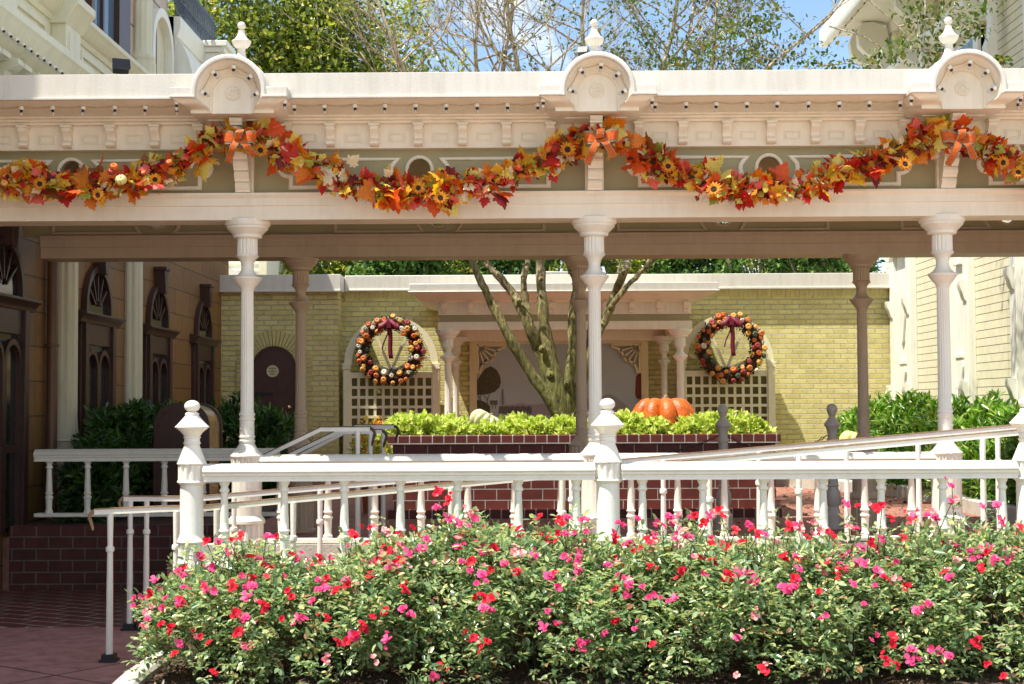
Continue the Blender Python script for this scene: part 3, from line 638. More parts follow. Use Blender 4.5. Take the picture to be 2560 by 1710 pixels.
# arched dormer and white scroll at the end of the tall part
dm = MB()
def arch_pts(cy, z0, r, n=16): return [(cy+r, z0)] + [(cy+r*math.cos(R(a)), z0+r*math.sin(R(a))) for a in np.linspace(0, 180, n)] + [(cy-r, z0)]
def archband(mb, cy, zb, zs, ri, ro, x0, x1, axis=0, n=20):
    """arched band (two legs and a half ring) in the Y-Z plane (axis 0) or X-Z plane (axis 1)"""
    pi = [(cy+ri, zb)] + [(cy+ri*math.cos(R(a)), zs+ri*math.sin(R(a))) for a in np.linspace(0, 180, n)] + [(cy-ri, zb)]
    po = [(cy+ro, zb)] + [(cy+ro*math.cos(R(a)), zs+ro*math.sin(R(a))) for a in np.linspace(0, 180, n)] + [(cy-ro, zb)]
    k = len(pi); vs = []
    for x in (x0, x1):
        for q in (pi, po):
            for a, b in q: vs.append((x, a, b) if axis == 0 else (a, x, b))
    fs = []
    for i in range(k-1):
        fs += [(i, i+1, k+i+1, k+i), (2*k+i, 3*k+i, 3*k+i+1, 2*k+i+1), (i, 2*k+i, 2*k+i+1, i+1), (k+i, k+i+1, 3*k+i+1, 3*k+i)]
    fs += [(0, k, 3*k, 2*k), (k-1, 2*k-1+2*k-2*k+0, 4*k-1, 3*k-1)] if False else [(0, k, 3*k, 2*k), (k-1, 3*k-1, 4*k-1, 2*k-1)]
    mb.add(vs, fs)
archband(dm, 19.6, 3.4, 4.90, .46, .58, -5.2, -4.93)
dm.build('dormer_arch', M['trim'], lb)
dm2 = MB(); dm2.prism([(p, q) for p, q in ([(19.6+.46, 3.4)] + [(19.6+.46*math.cos(R(a)), 4.90+.46*math.sin(R(a))) for a in np.linspace(0, 180, 18)] + [(19.6-.46, 3.4)])], 0, -5.19, -5.04)
dm2.build('dormer_recess', M['lcream'], lb)
dm3 = MB(); dm3.box(-5.04, -4.99, 19.16, 19.45, 3.4, 5.2); dm3.build('dormer_shutter', M['dbrown'], lb)
# lower end of the building with curved white scroll buttress and pier
mb = MB(); mb.box(-9, -4.97, 20.3, 23.6, 2.74, 4.45); mb.build('end_wall', M['lcream'], lb, smooth=False)
mb = MB(); mb.prism([(-4.95,3.0)]+[(-4.95+.05+.62*(1-math.cos(R(a))), 3.85+.75*math.sin(R(a))) for a in (90, 75, 60, 45, 30, 15, 0)][::-1][:0]+[(-4.70,3.0),(-4.66,4.0),(-4.66,4.5),(-4.69,4.75),(-4.75,4.98),(-4.83,5.15),(-4.90,5.24),(-4.95,5.27)], 1, 20.25, 21.75)
mb.build('scroll_buttress', M['trim'], lb)
mb = MB(); mb.box(-5.1, -4.62, 21.9, 22.4, 2.7, 5.45); mb.box(-5.14, -4.57, 21.85, 22.45, 5.451, 5.53); mb.box(-5.18, -4.52, 21.8, 22.5, 5.531, 5.62); mb.build('pier', M['trim'], lb, bevel=.01)
yprism([(-4.97,5.28),(-4.92,5.30),(-4.90,5.36),(-4.88,5.42),(-4.88,5.58),(-5.4,5.60)], 20.31, 22.3, 'end_cornice', M['trim'])
mb = MB(); mb.box(-9, -4.975, 20.31, 22.4, 4.452, 5.58); mb.build('end_wall', M['lcream'], lb, smooth=False)
# iron cresting along the roof edge
e = empty('roof_cresting', (-4.95, 21, 5.60), 'blue grey iron spikes along the far roof edge of the stone building', 'roof cresting')
mb = MB(); mb.tube([(-4.95, 20.3, 5.66), (-4.95, 22.9, 5.66)], .015, 6); mb.tube([(-4.95, 20.3, 5.89), (-4.95, 22.9, 5.89)], .012, 6); mb.build('rail', M['iron'], e)
sp_ = MB(); sp_.tube([(0,0,5.63),(0,0,6.12),(0,0,6.16),(0,0,6.30)], [.014,.014,.032,.002], 6); sp_.tube([(0,-.09,5.80),(0,-.05,5.90),(0,0,5.95),(0,.05,5.90),(0,.09,5.80)], .012, 5); spk = sp_.build('spike', M['iron'], None)
spk.parent = e; spk.location = Vector((-4.95, 20.34, -.06))-origin(e)
for k in range(1, 22): link_child(spk, e, (-4.95, 20.34+.12*k, -.06))
# --- ground-floor windows
def shop_window(y, door=False):
    zc, za, r = 1.0, 1.02, .50; zb = -1.15
    f = MB()
    archband(f, y, za, za+.08, r-.07, r, BX, BX+.07)
    f.box(BX, BX+.09, y-.58, y-.46, zb, zc-.07); f.box(BX, BX+.09, y+.46, y+.58, zb, zc-.07)
    f.box(BX, BX+.05, y-.64, y-.58, zb, zc-.07); f.box(BX, BX+.05, y+.58, y+.64, zb, zc-.07)
    f.prism([(BX, zc-.07),(BX+.08, zc-.07),(BX+.09, zc-.04),(BX+.12, zc+.0),(BX+.15, zc+.015),(BX+.15, zc+.04),(BX, zc+.07)], 1, y-.76, y+.76)
    fo = f.build('window', M['dbrown'], lb, bevel=.004)
    g = MB(); g.box(BX, BX+.018, y-.46, y+.46, zb, zc-.07); g.prism([(y+.42, za+.02)]+[(y+.42*math.cos(R(a)), za+.08+.42*math.sin(R(a))) for a in np.linspace(0, 180, 18)]+[(y-.42, za+.02)], 0, BX, BX+.02)
    g.build('pane', M['glass'], fo, smooth=False)
    b = MB()
    for yy in (-.23, .23):
        archband(b, y+yy, zb, .42, .175, .23, BX+.018, BX+.06)
    b.box(BX+.018, BX+.055, y-.46, y+.46, -.42, -.35); b.box(BX+.018, BX+.057, y-.46, y+.46, .70, .93)
    for a in (35, 62, 90, 118, 145):
        c_, s_ = math.cos(R(a)), math.sin(R(a)); b.obox((BX+.035, y+.26*c_, za+.08+.26*s_), (.012,0,0), (0,.16*c_,.16*s_), (0,-.012*s_,.012*c_))
    b.build('glazing_bars', M['dbrown'], fo)
    k = MB(); k.prism([(y-.06, 1.50),(y+.06, 1.50),(y+.10, 1.80),(y-.10, 1.80)], 0, BX, BX+.15); k.box(BX, BX+.17, y-.12, y+.12, 1.801, 1.845); k.build('keystone', M['dbrown'], fo, bevel=.004)
for y in (13.25, 16.2, 18.9, 21.6): shop_window(y)
for y in (15.03, 17.6):
    cl = MB(); cl.lathe([(.20,-1.45),(.20,-1.3),(.215,-1.28),(.20,-1.26),(.19,-.36),(.205,-.34),(.19,-.32),(.175,-.1),(.17,2.3),(.2,2.35),(.2,2.56)], (BX, y), 36, [(-.1, 2.3), (-1.2,-.5)], .12); cl.build('pilaster', M['ocream'], lb, ang=28)
mb = MB(); mb.tube([(BX+.07, 14.55, -1.5), (BX+.07, 14.55, 2.5)], .055, 12)
for z in (.62, -.6): mb.lathe([(.06, 0), (.068, .005), (.068, .025), (.06, .03)], (BX+.07, 14.55), 12, zoff=z)
mb.build('downpipe', M['pipe'], lb)
# bulbs under the left cornice
for (y0, y1, t) in ((9.9, 14.4, 'bulbs and cord under the cream cornice of the stone building'),):
    n = 26; pts = [(-4.455, y0+(y1-y0)*k/n, 3.245) for k in range(n+1)]
    light_string('light_string', pts, t, [(0, -.75)]*(n+1), 'bulb strings on the buildings')
def floodlight(x, y, z, s, label, rz=.4):
    e = empty('floodlight', (x, y, z), label, 'floodlight', 'black floodlights on the walkway roof')
    mb = MB(); M3 = Matrix.Rotation(rz, 3, 'Z') @ Matrix.Rotation(-.5, 3, 'X')
    o = Vector((x, y, z+s*.75)); mb.obox(o, M3 @ Vector((s*.6,0,0)), M3 @ Vector((0,s*.35,0)), M3 @ Vector((0,0,s*.42)))
    mb.obox(o+M3 @ Vector((0,-s*.4,0)), M3 @ Vector((s*.68,0,0)), M3 @ Vector((0,s*.06,0)), M3 @ Vector((0,0,s*.5)))
    mb.build('housing', M['black'], e, bevel=.006); mb = MB(); mb.box(x-s*.08, x+s*.08, y-s*.08, y+s*.08, 2.46, z+s*.6); mb.box(x-s*.4, x+s*.4, y-s*.3, y+s*.3, 2.452, 2.47); mb.build('bracket', M['black'], e)
p = W(302, 168, 11.0); floodlight(p.x, 11.0, p.z-.075, .10, 'black floodlight on the walkway roof below the cream cornice')
p = W(1458, 129, 11.3); floodlight(p.x, 11.3, p.z-.05, .065, 'small black floodlight just left of the middle finial', -.3)
# ================================================================== back building, yellow brick
yb = empty('yellow_brick_building', (0, 23.5, -1.2), 'low yellow brick building with pale parapet, brown arched door and flat canopy', 'building')
mb = MB(); mb.box(W(845,900,23).x, 6.5, 23.5, 24.2, -1.3, 2.02); mb.build('wall', M['ybrick'], yb, smooth=False)
XD = W(845, 900, 23).x
mb = MB(); mb.box(-4.86, XD, 23.02, 23.499, -1.3, 2.0); mb.build('door_wall', M['ybrick'], yb, smooth=False)
mb = MB(); mb.box(XD+.0005, XD+.004, 23.03, 23.498, -1.3, 2.0); mb.build('wall_return', M['ybrick_s'], yb, smooth=False)
def cap(x0, x1, y, z0, z1, name='parapet'):
    mb = MB(); mb.box(x0, x1, y, y+.6, z0, z1); mb.box(x0, x1, y-.025, y+.0, z0-.012, z0+.025); mb.build(name, M['fascia'], yb, bevel=.008)
cap(XD+.06, 6.5, 23.38, 1.885, 2.13); cap(-4.9, XD+.055, 22.90, 1.84, 2.11)
# soldier course under the parapet
M['soldier'] = brick('soldier_course', (.66, .57, .22), (.60, .50, .19), (.5, .46, .30), .0765, .5, (0, 2), .006, .5, .9, off=0, noise=.2)
mb = MB(); mb.box(XD+.02, 6.06, 23.488, 23.499, 1.77, 1.90); mb.build('soldier_course', M['soldier'], yb, smooth=False)
# door with arch
dx = W(685.5, 900, 23).x; zs = W(685, 920, 23).z; rr = .345
d = MB(); d.prism([(dx+rr-.045, -1.2)]+[(dx+(rr-.045)*math.cos(R(a)), zs+(rr-.045)*math.sin(R(a))) for a in np.linspace(0, 180, 24)]+[(dx-rr+.045, -1.2)], 1, 22.985, 23.02)
door = d.build('door', M['doorm'], yb)
d = MB(); archband(d, dx, -1.2, zs, rr-.045, rr, 22.97, 23.02, axis=1, n=24); d.build('door_frame', M['dbrown'], yb)
for k in range(-3, 4):
    MB().box(dx+k*.085-.003, dx+k*.085+.003, 22.980, 22.9855, -1.19, zs+.1).build('plank_joint', M['dbrown'], door) if k == 0 else None
for zz in (zs-.42, -.9):
    h = MB(); h.prism([(dx-rr+.045, zz-.045),(dx-rr+.14, zz-.03),(dx-.02, zz-.018),(dx+.0, zz+.0),(dx-.02, zz+.018),(dx-rr+.14, zz+.03),(dx-rr+.045, zz+.045)], 1, 22.972, 22.986); h.build('hinge', M['black'], door)
kn = W(722, 1018, 22.95); k = MB(); ring(k, kn.x, kn.z, [(.03, 0), (.03, .008), (.012, .012), (.012, .035), (.026, .045), (.034, .06), (.03, .075), (.015, .085), (.001, .087)], 22.986, 16); k.build('door_knob', M['brass'], door)
pc = W(681, 928, 22.97); q = MB(); ring(q, pc.x, pc.z, [(.001, .010), (.078, .010), (.080, .016), (.090, .018), (.096, .012), (.098, 0)], 22.986, 32)
sg = q.build('door_plaque', M['sign'], door)
q = MB()
for (zz, ws) in ((.045, (.018,.026,.014,.02,.017)), (.022, (.012,.02,.012)), (-.004, (.024,.016,.028,.014,.022)), (-.028, (.016,.02,.018)), (-.05, (.02,.014,.022,.018))):
    tot = sum(ws)+.005*(len(ws)-1); x = pc.x-tot/2
    for w_ in ws: q.box(x, x+w_, 22.974, 22.9765, pc.z+zz-.006, pc.z+zz+.006); x += w_+.005
q.build('lettering', M['signink'], sg, smooth=False)
M['voussoir'] = paint('arch_brick', (.56, .48, .20), .6, .1, .3, 9)
v = MB()
for k in range(25):
    a0, a1 = R(180*k/25+.5), R(180*(k+1)/25-.5)
    vs = [(dx+r_*math.cos(a), y, zs+r_*math.sin(a)) for y in (22.985, 23.02) for r_, a in ((rr+.01, a0), (rr+.26, a0), (rr+.26, a1), (rr+.01, a1))]
    v.add(vs, [(0,1,2,3), (4,7,6,5), (0,4,5,1), (1,5,6,2), (2,6,7,3), (3,7,4,0)])
for s_ in (-1, 1):
    for k in range(15):
        x0, x1 = sorted((dx+s_*(rr+.01), dx+s_*(rr+.26))); v.box(x0, x1, 22.985, 23.02, zs-.0765*(k+1)+.004, zs-.0765*k-.004)
v.build('arch_surround', M['voussoir'], yb, bevel=.003)
# roof vents and distant pieces behind the parapet
for px, wd, yy, nm in ((2060, .62, 27, 'pale metal roof vent on the back building behind the right of the parapet'), (1385, .5, 26, 'square metal roof vent on the back building seen between the trunks')):
    p = W(px, 690, yy); e = empty('roof_vent', (p.x, yy, 2.0), nm, 'roof vent', 'roof vents on the back building')
    mb = MB(); mb.box(p.x-wd*.4, p.x+wd*.4, yy, yy+.5, 1.9, 2.36); mb.build('duct', M['silver'], e); mb = MB(); mb.box(p.x-wd*.5, p.x+wd*.5, yy-.08, yy+.58, 2.361, 2.42); mb.build('cap', M['silver'], e, bevel=.01)
# --- canopy with paired columns
cn = yb
cz = lambda py, Y: W(1400, py, Y).z
x0, x1 = W(1023, 716, 20.3).x, W(1796, 716, 20.3).x; yf = 20.3
mb = MB(); mb.box(x0, x1, yf, 23.37, cz(729, yf)+.02, cz(707, yf)); mb.box(x0-.02, x1+.02, yf-.02, yf+.3, cz(729, yf)-.005, cz(729, yf)+.019); mb.build('canopy_roof', M['fascia'], cn, bevel=.008)
xi0, xi1 = W(1096, 780, 20.75).x, W(1728, 780, 20.75).x; yi = 20.75
zt = cz(729, yf)-.006; zm = cz(752, yi); zf = cz(786, yi); zo = cz(803, yi); zb_ = cz(824, yi)
def frust(mb, a, b):     # rectangular rings from (x0,x1,y,z) to (x0,x1,y,z), back at 23.49
    (ax0, ax1, ay, az), (bx0, bx1, by, bz) = a, b
    mb.add([(ax0,23.49,az),(ax0,ay,az),(ax1,ay,az),(ax1,23.49,az),(bx0,23.49,bz),(bx0,by,bz),(bx1,by,bz),(bx1,23.49,bz)], [(0,1,5,4),(1,2,6,5),(2,3,7,6),(4,5,6,7),(0,3,2,1)])
mb = MB(); frust(mb, (x0+.03, x1-.03, yf+.03, zt), (xi0-.09, xi1+.09, yi-.10, zm+.01)); frust(mb, (xi0-.05, xi1+.05, yi-.05, zm+.009), (xi0-.03, xi1+.03, yi-.03, zm-.02)); mb.build('canopy_cornice', M['cream'], cn)
mb = MB(); mb.box(xi0, xi1, yi, yi+.12, zf, zm-.021); mb.box(xi0, xi0+.12, yi+.12, 23.49, zf, zm-.021); mb.box(xi1-.12, xi1, yi+.12, 23.49, zf, zm-.021); mb.build('canopy_frieze', M['cream'], cn, smooth=False)
mb = MB(); mb.box(xi0+.02, xi1-.02, yi+.02, yi+.12, zo, zf-.001); mb.box(xi0+.02, xi0+.11, yi+.12, 23.49, zo, zf-.001); mb.box(xi1-.11, xi1-.02, yi+.12, 23.49, zo, zf-.001); mb.build('canopy_panel', M['olive'], cn, smooth=False)
mb = MB(); mb.box(xi0-.01, xi1+.01, yi-.01, yi+.16, zb_, zo-.001); mb.box(xi0-.01, xi0+.15, yi+.16, 23.49, zb_, zo-.001); mb.box(xi1-.15, xi1+.01, yi+.16, 23.49, zb_, zo-.001); mb.box(xi0+.15, xi1-.15, 23.2, 23.49, zb_-.05, zo-.002); mb.build('canopy_beam', M['cream'], cn, bevel=.006)
nB = 10; pb = MB(); h = zm-.022-zf
pb.prism([(0, h),(-.07, h),(-.07, h*.82),(-.055, h*.7),(-.03, h*.45),(-.05, h*.3),(-.05, h*.15),(-.02, .02),(0, .02)], 0, -.035, .035); cb = pb.build('canopy_bracket', M['cream'], None); cb.parent = cn
for k in range(nB):
    x = xi0+.08+(xi1-xi0-.16)*k/(nB-1)
    if k == 0: cb.location = Vector((x, yi, zf))-origin(cn)
    else: link_child(cb, cn, (x, yi, zf))
    if k < nB-1:
        xm = x+(xi1-xi0-.16)/(nB-1)/2; t = MB(); a, b = .085, h*.30; zc_ = zf+h*.5
        for (p0, p1, q0, q1) in ((-a, a, b-.012, b), (-a, a, -b, -b+.012), (-a, -a+.012, -b+.012, b-.012), (a-.012, a, -b+.012, b-.012)): t.box(xm+p0, xm+p1, yi-.008, yi-.0, zc_+q0, zc_+q1)
        t.build('canopy_panel_trim', M['cream'], cn, smooth=False)
# canopy columns: the walkway column at a slightly smaller size
zcap = zb_; src = cc
for X_, Y_ in ((W(1120, 900, 20.9).x, 20.9), (W(1140, 900, 23.25).x, 23.2), (W(1700, 900, 20.9).x, 20.9), (W(1659, 900, 23.25).x, 23.2)):
    s_ = (zcap+1.2)/(1.443+1.215); o = link_child(src, cn, (X_, Y_, 0), sc=(1.02, 1.02, s_)); o.location.z = zcap-1.4437*s_-origin(cn).z
# ================================================================== mural in its frame
mu = empty('framed_mural', (.6, 23.3, -1.1), 'framed garden mural of dark clipped trees on grey lavender under the canopy', 'mural')
A = W(1174, 843, 23.35); B = W(1620, 843, 23.35); x0, x1, zt = A.x, B.x, A.z; fw = .115; zb_ = -.75
mb = MB()
def fluted_bar(mb, a, b, c, d_, vert):
    y = 23.32; mb.box(a, b, y, 23.44, c, d_)
    for k in (.2, .4, .6, .8):
        if vert: xx = a+(b-a)*k; mb.box(xx-.006, xx+.006, y-.006, y+.001, c+.02, d_-.13)
        else: zz = c+(d_-c)*k; mb.box(a+.13, b-.13, y-.006, y+.001, zz-.006, zz+.006)
fluted_bar(mb, x0, x1, zt-fw, zt, False); fluted_bar(mb, x0, x0+fw, zb_, zt-fw-.001, True); fluted_bar(mb, x1-fw, x1, zb_, zt-fw-.001, True)
mb.build('frame', M['goldc'], mu, smooth=False)
MB().box(x0+fw, x1-fw, 23.40, 23.44, zb_, zt-fw).build('mural_panel', M['mural'], mu, smooth=False)
fb = None
for s_ in (1, -1):                             # sunburst corner brackets
    ox = x0+fw+.02 if s_ > 0 else x1-fw-.02; oz = zt-fw-.02; b = MB()
    def seg_(p, q, t=.012): 
        p = Vector((ox+s_*p[0], 23.35, oz-p[1])); q = Vector((ox+s_*q[0], 23.35, oz-q[1])); dd = (q-p)/2; n_ = Vector((-dd.z, 0, dd.x)).normalized()*t; b.obox((p+q)/2, dd, (0, .02, 0), n_)
    L_ = .40
    seg_((0, 0), (L_+.06, 0), .018); seg_((0, 0), (0, L_+.06), .018)
    cur = [(L_+.06-.0, .03), (L_-.04, .06), (L_-.10, .10), (.24, .24), (.10, L_-.10), (.06, L_-.04), (.03, L_+.06)]
    for i in range(len(cur)-1): seg_(cur[i], cur[i+1], .018)
    for a in (18, 36, 54, 72): seg_((.10*math.cos(R(a)), .10*math.sin(R(a))), (.335*math.cos(R(a))*(1 if a in (36, 54) else 1.08), .335*math.sin(R(a))*(1 if a in (36, 54) else 1.08)), .012)
    ar = [(.11*math.cos(R(a)), .11*math.sin(R(a))) for a in range(0, 91, 15)]
    for i in range(6): seg_(ar[i], ar[i+1], .012)
    b.build('corner_bracket', M['goldc'], mu)
def mp_(px, py): p = W(px, py, 23.4); return p.x, p.z
def flat(name, pts, mat, y=23.396):
    q = MB(); q.prism([mp_(*p) for p in pts], 1, y, 23.402); return q.build(name, mat, mu, smooth=False)
Zp = lambda x, y: (1150+x/4.604, 820+y/4.604)
flat('painted_tree', [Zp(*p) for p in ((194,600),(235,545),(290,470),(355,440),(420,480),(460,550),(472,620),(455,680),(400,735),(330,760),(250,770),(194,765))], M['mdark'])
st = MB()
def stroke(a, b, t=1.0):
    a = mp_(*a); b = mp_(*b); dd = Vector((b[0]-a[0], 0, b[1]-a[1]))/2; n_ = Vector((-dd.z, 0, dd.x)).normalized()*.0028*t; st.obox(((a[0]+b[0])/2, 23.397, (a[1]+b[1])/2), dd, (0, .003, 0), n_)
for a, b in (((205,765),(240,830)), ((240,770),(225,840)), ((270,770),(310,830)), ((340,760),(318,820)), ((315,800),(318,890)), ((235,450),(320,345)), ((250,440),(290,380)), ((265,430),(345,400)), ((230,430),(250,395)), ((300,390),(355,370)), ((375,880),(375,930)), ((408,880),(408,930)), ((490,700),(492,890))): stroke(Zp(*a), Zp(*b), 2)
for k in range(8):
    z_ = 720+k*20; w_ = 12+k*3.2; stroke(Zp(490, z_+14), Zp(490-w_, z_)); stroke(Zp(490, z_+14), Zp(490+w_, z_))
st.build('painted_branches', M['mline'], mu, smooth=False)
flat('painted_shrub', [Zp(*p) for p in ((194,830),(240,832),(300,860),(345,900),(345,990),(194,990))], M['mdark'])
flat('painted_box_tree', [Zp(*p) for p in ((345,833),(432,833),(432,885),(345,885))], M['msign'])
hd = [(440, 985)]
for k in range(6): hd += [(442+k*64+8, 905), (442+k*64+32, 893), (442+k*64+56, 905)]
flat('painted_hedge', [Zp(*p) for p in hd+[(826, 915), (826, 985)]], M['mgrey'])
flat('painted_hills', [Zp(*p) for p in ((500,890),(600,880),(700,862),(780,880),(900,878),(1100,850),(1300,830),(1600,800),(1720,760),(1800,800),(1900,880),(1990,960),(2085,990),(2085,1010),(500,1010))], M['mhill'], 23.398)
flat('painted_red_shrub', [Zp(*p) for p in ((2025,560),(2050,528),(2090,520),(2090,820),(2035,815),(2015,760),(2020,650))], M['mred'])
# ================================================================== trellises
def trellis(name, pxc, label, YT=23.12):
    c = W(pxc, 900, YT).x; e = empty(name, (c, YT, -1.2), label, 'trellis', 'arched trellises on the yellow wall')
    hw = .735; zsp = W(975, 918, YT).z; zl = W(975, 931, YT).z; pw = .055
    a = MB(); archband(a, c, zsp+.06, zsp+.06, hw-.10, hw+.02, YT-.03, YT+.05, axis=1, n=28); a.build('arch', M['trellis'], e)
    for s_ in (-1, 1):
        p = MB(); p.box(c+s_*(hw-.02)-pw, c+s_*(hw-.02)+pw, YT-.04, 23.4, -1.25, zsp-.03); po = p.build('post', M['trellis'], e, bevel=.004)
        p = MB(); xx = c+s_*(hw-.02)
        for (w_, z0, z1) in ((.075, zsp-.03, zsp-.005), (.062, zsp-.0045, zsp+.03), (.078, zsp+.0305, zsp+.06)): p.box(xx-w_, xx+w_, YT-.055, YT+.07, z0, z1)
        p.build('post_cap', M['trellis'], po, bevel=.003)
    l = MB(); xl, xr = c-hw+pw+.02, c+hw-pw-.02
    l.box(xl, xr, YT-.01, YT+.02, zl-.09, zl)
    n = 10; st_ = (xr-xl)/n
    for k in range(n+1): l.box(xl+st_*k-.022, xl+st_*k+.022, YT+.002, YT+.018, -1.2, zl-.09)
    z = zl-.09-.15
    while z > -1.15: l.box(xl, xr, YT-.006, YT+.008, z-.022, z+.022); z -= .158
    l.build('lattice', M['trellis'], e, smooth=False)
    MB().box(xl, xr, YT+.10, YT+.115, -1.2, zl-.02).build('shade_board', M['lattice_shade'], e, smooth=False)  # added dark sheet standing in for the shaded wall between the slats
    f = MB()
    for a_ in (22, 67, 113, 158):
        c_, s_ = math.cos(R(a_)), math.sin(R(a_)); L_ = .64; f.obox((c+c_*L_/2, YT+.01, zl+.02+s_*L_/2), (c_*L_/2, 0, s_*L_/2), (0, .012, 0), (-s_*.022, 0, c_*.022))
    f.build('fan_bars', M['trellis'], e, smooth=False)
    return c
tl = trellis('arched_trellis', 978.5, 'arched cream trellis on the yellow wall left of the mural')
tr = trellis('arched_trellis', 1816, 'arched cream trellis on the sunlit wall right of the mural')
# ================================================================== right building
RXW = 6.06
rb = empty('pale_brick_building', (RXW, 18, -1.2), 'pale cream brick building with white carved pilasters and bracketed eaves', 'building')
mb = MB(); mb.box(RXW, 12, 12.0, 24.0, -1.7, 6.3); mb.build('wall', M['pbrick'], rb, smooth=False)
def yat(px): return WX(px, 900, RXW).y
for (pa, pb_) in ((2243, 2295), (2385, 2442), (2549, 2640)):
    ya, yb2 = yat(pb_), yat(pa); wdt = yb2-ya
    mb = MB(); mb.box(RXW-.05, RXW, ya, yb2, -1.3, 3.05); mb.box(RXW-.11, RXW-.049, ya, ya+.2*wdt, -1.3, 3.05); mb.box(RXW-.11, RXW-.049, yb2-.2*wdt, yb2, -1.3, 3.05); mb.box(RXW-.14, RXW-.05, ya-.02, yb2+.02, 2.35, 2.55)
    po = mb.build('window_surround', M['trim'], rb, bevel=.006)
    yc = (ya+yb2)/2; mb = MB()
    for (z0, z1, w_) in ((.62, .68, .16), (.20, .26, .16), (.02, .08, .16), (-.12, -.05, .13)): mb.box(RXW-.10, RXW-.05, yc-w_, yc+w_, z0, z1)
    mb.prism([(yc-.14, .62), (yc-.17, .50), (yc-.10, .38), (yc-.10, .26), (yc+.10, .26), (yc+.10, .38), (yc+.17, .50), (yc+.14, .62)], 0, RXW-.085, RXW-.051)
    mb.prism([(yc-.17, 1.35), (yc-.12, 1.2), (yc-.08, 1.0), (yc, .92), (yc+.08, 1.0), (yc+.12, 1.2), (yc+.17, 1.35), (yc+.17, 1.6), (yc-.17, 1.6)], 0, RXW-.085, RXW-.051) if pa < 2300 else mb.box(RXW-.10, RXW-.0505, yc-.16, yc+.16, 1.9, 1.97)
    mb.build('carved_panel', M['trim'], po, bevel=.006)
    for yy in (ya+.1*wdt, yb2-.1*wdt):
        b = MB(); b.prism([(RXW-.11, .30), (RXW-.20, .30), (RXW-.20, .22), (RXW-.17, .15), (RXW-.14, .05), (RXW-.11, .02)], 1, yy-.07, yy+.07); b.build('corbel', M['trim'], po)
        b = MB(); b.prism([(RXW-.11, 1.65), (RXW-.20, 1.65), (RXW-.20, 1.57), (RXW-.17, 1.5), (RXW-.14, 1.4), (RXW-.11, 1.37)], 1, yy-.07, yy+.07); b.build('corbel', M['trim'], po)
# eaves with scroll brackets
mb = MB(); mb.prism([(RXW+.0,6.0),(RXW-.10,6.0),(RXW-.12,6.16),(RXW-.30,6.20),(RXW-.78,6.20),(RXW-.82,6.10),(RXW-.92,6.02),(RXW-1.02,6.0),(RXW-1.04,6.05),(RXW-1.04,6.30),(RXW,6.42)], 1, 11.5, 24.1); mb.build('eaves', M['trim'], rb)
bp = [(-.101,5.0),(-.101,3.6),(-.16,3.55),(-.22,3.62),(-.24,3.75),(-.18,3.9),(-.17,4.1),(-.24,4.3),(-.26,4.5),(-.22,4.65),(-.30,4.85),(-.48,4.92),(-.60,5.05),(-.62,5.25),(-.55,5.42),(-.36,5.44),(-.14,5.30)]
mb = MB(); mb.prism([(RXW+a, b+.745) for a, b in bp], 1, -.09, .09); eb = mb.build('eaves_bracket', M['trim'], None); eb.parent = rb; eb.location = Vector((0, 23.2, 0))-origin(rb)
for y in (23.75, 20.9, 18.0, 15.2): link_child(eb, rb, (0, y, 0))
mb = MB(); mb.box(RXW-.08, RXW-.001, 23.0, 23.95, 3.2, 6.0); mb.build('eaves_pilaster', M['trim'], rb)
for (y0, y1, z0) in ((21.3, 22.85, 4.95), (18.5, 20.3, 4.95), (15.4, 17.2, 4.95)):    # upper windows with hoods
    mb = MB(); mb.box(RXW-.06, RXW-.001, y0+.2, y1-.2, 3.3, z0); mb.box(RXW-.10, RXW-.001, y0+.2, y0+.4, 3.3, z0-.001); mb.box(RXW-.10, RXW-.001, y1-.4, y1-.2, 3.3, z0-.001)
    mb.prism([(RXW-.001, z0), (RXW-.14, z0), (RXW-.20, z0+.12), (RXW-.34, z0+.20), (RXW-.36, z0+.30), (RXW-.001, z0+.42)], 1, y0, y1); ho = mb.build('upper_window', M['trim'], rb, bevel=.006)
    MB().box(RXW-.065, RXW-.0605, y0+.42, y1-.42, 3.35, z0-.1).build('pane', M['skyglass'], ho, smooth=False)
n = 22; light_string('light_string', [(RXW-.90, 23.9-k*.42, 6.03) for k in range(n)], 'bulbs along the eaves of the pale brick building', [(0, .6)]*n, 'bulb strings on the buildings')

# small cream house seen past the end of the stone building
A, B = W(548, 690, 27.5), W(712, 600, 27.5)
e = empty('cream_house', ((A.x+B.x)/2, 28, -1.2), 'cream clapboard house corner seen over the left end of the yellow building', 'building')
mb = MB(); mb.box(A.x-1, B.x-.35, 27.5, 31, -1.7, 3.4); wl = mb.build('wall', M['trim'], e, smooth=False)
mb = MB()
for k in range(16): mb.box(A.x-1, B.x-.36, 27.48, 27.498, 1.2+.14*k, 1.205+.14*k)
mb.box(B.x-.5, B.x-.34, 27.46, 27.4799, -1.7, 3.4); mb.build('corner_trim', M['lcream'], wl, smooth=False)
mb = MB(); mb.prism([(A.x-1.2, 3.1), (A.x+.55, 2.35), (A.x+.62, 2.47), (A.x-1.2, 3.3)], 1, 26.6, 27.45); mb.build('roof', M['trim'], e)
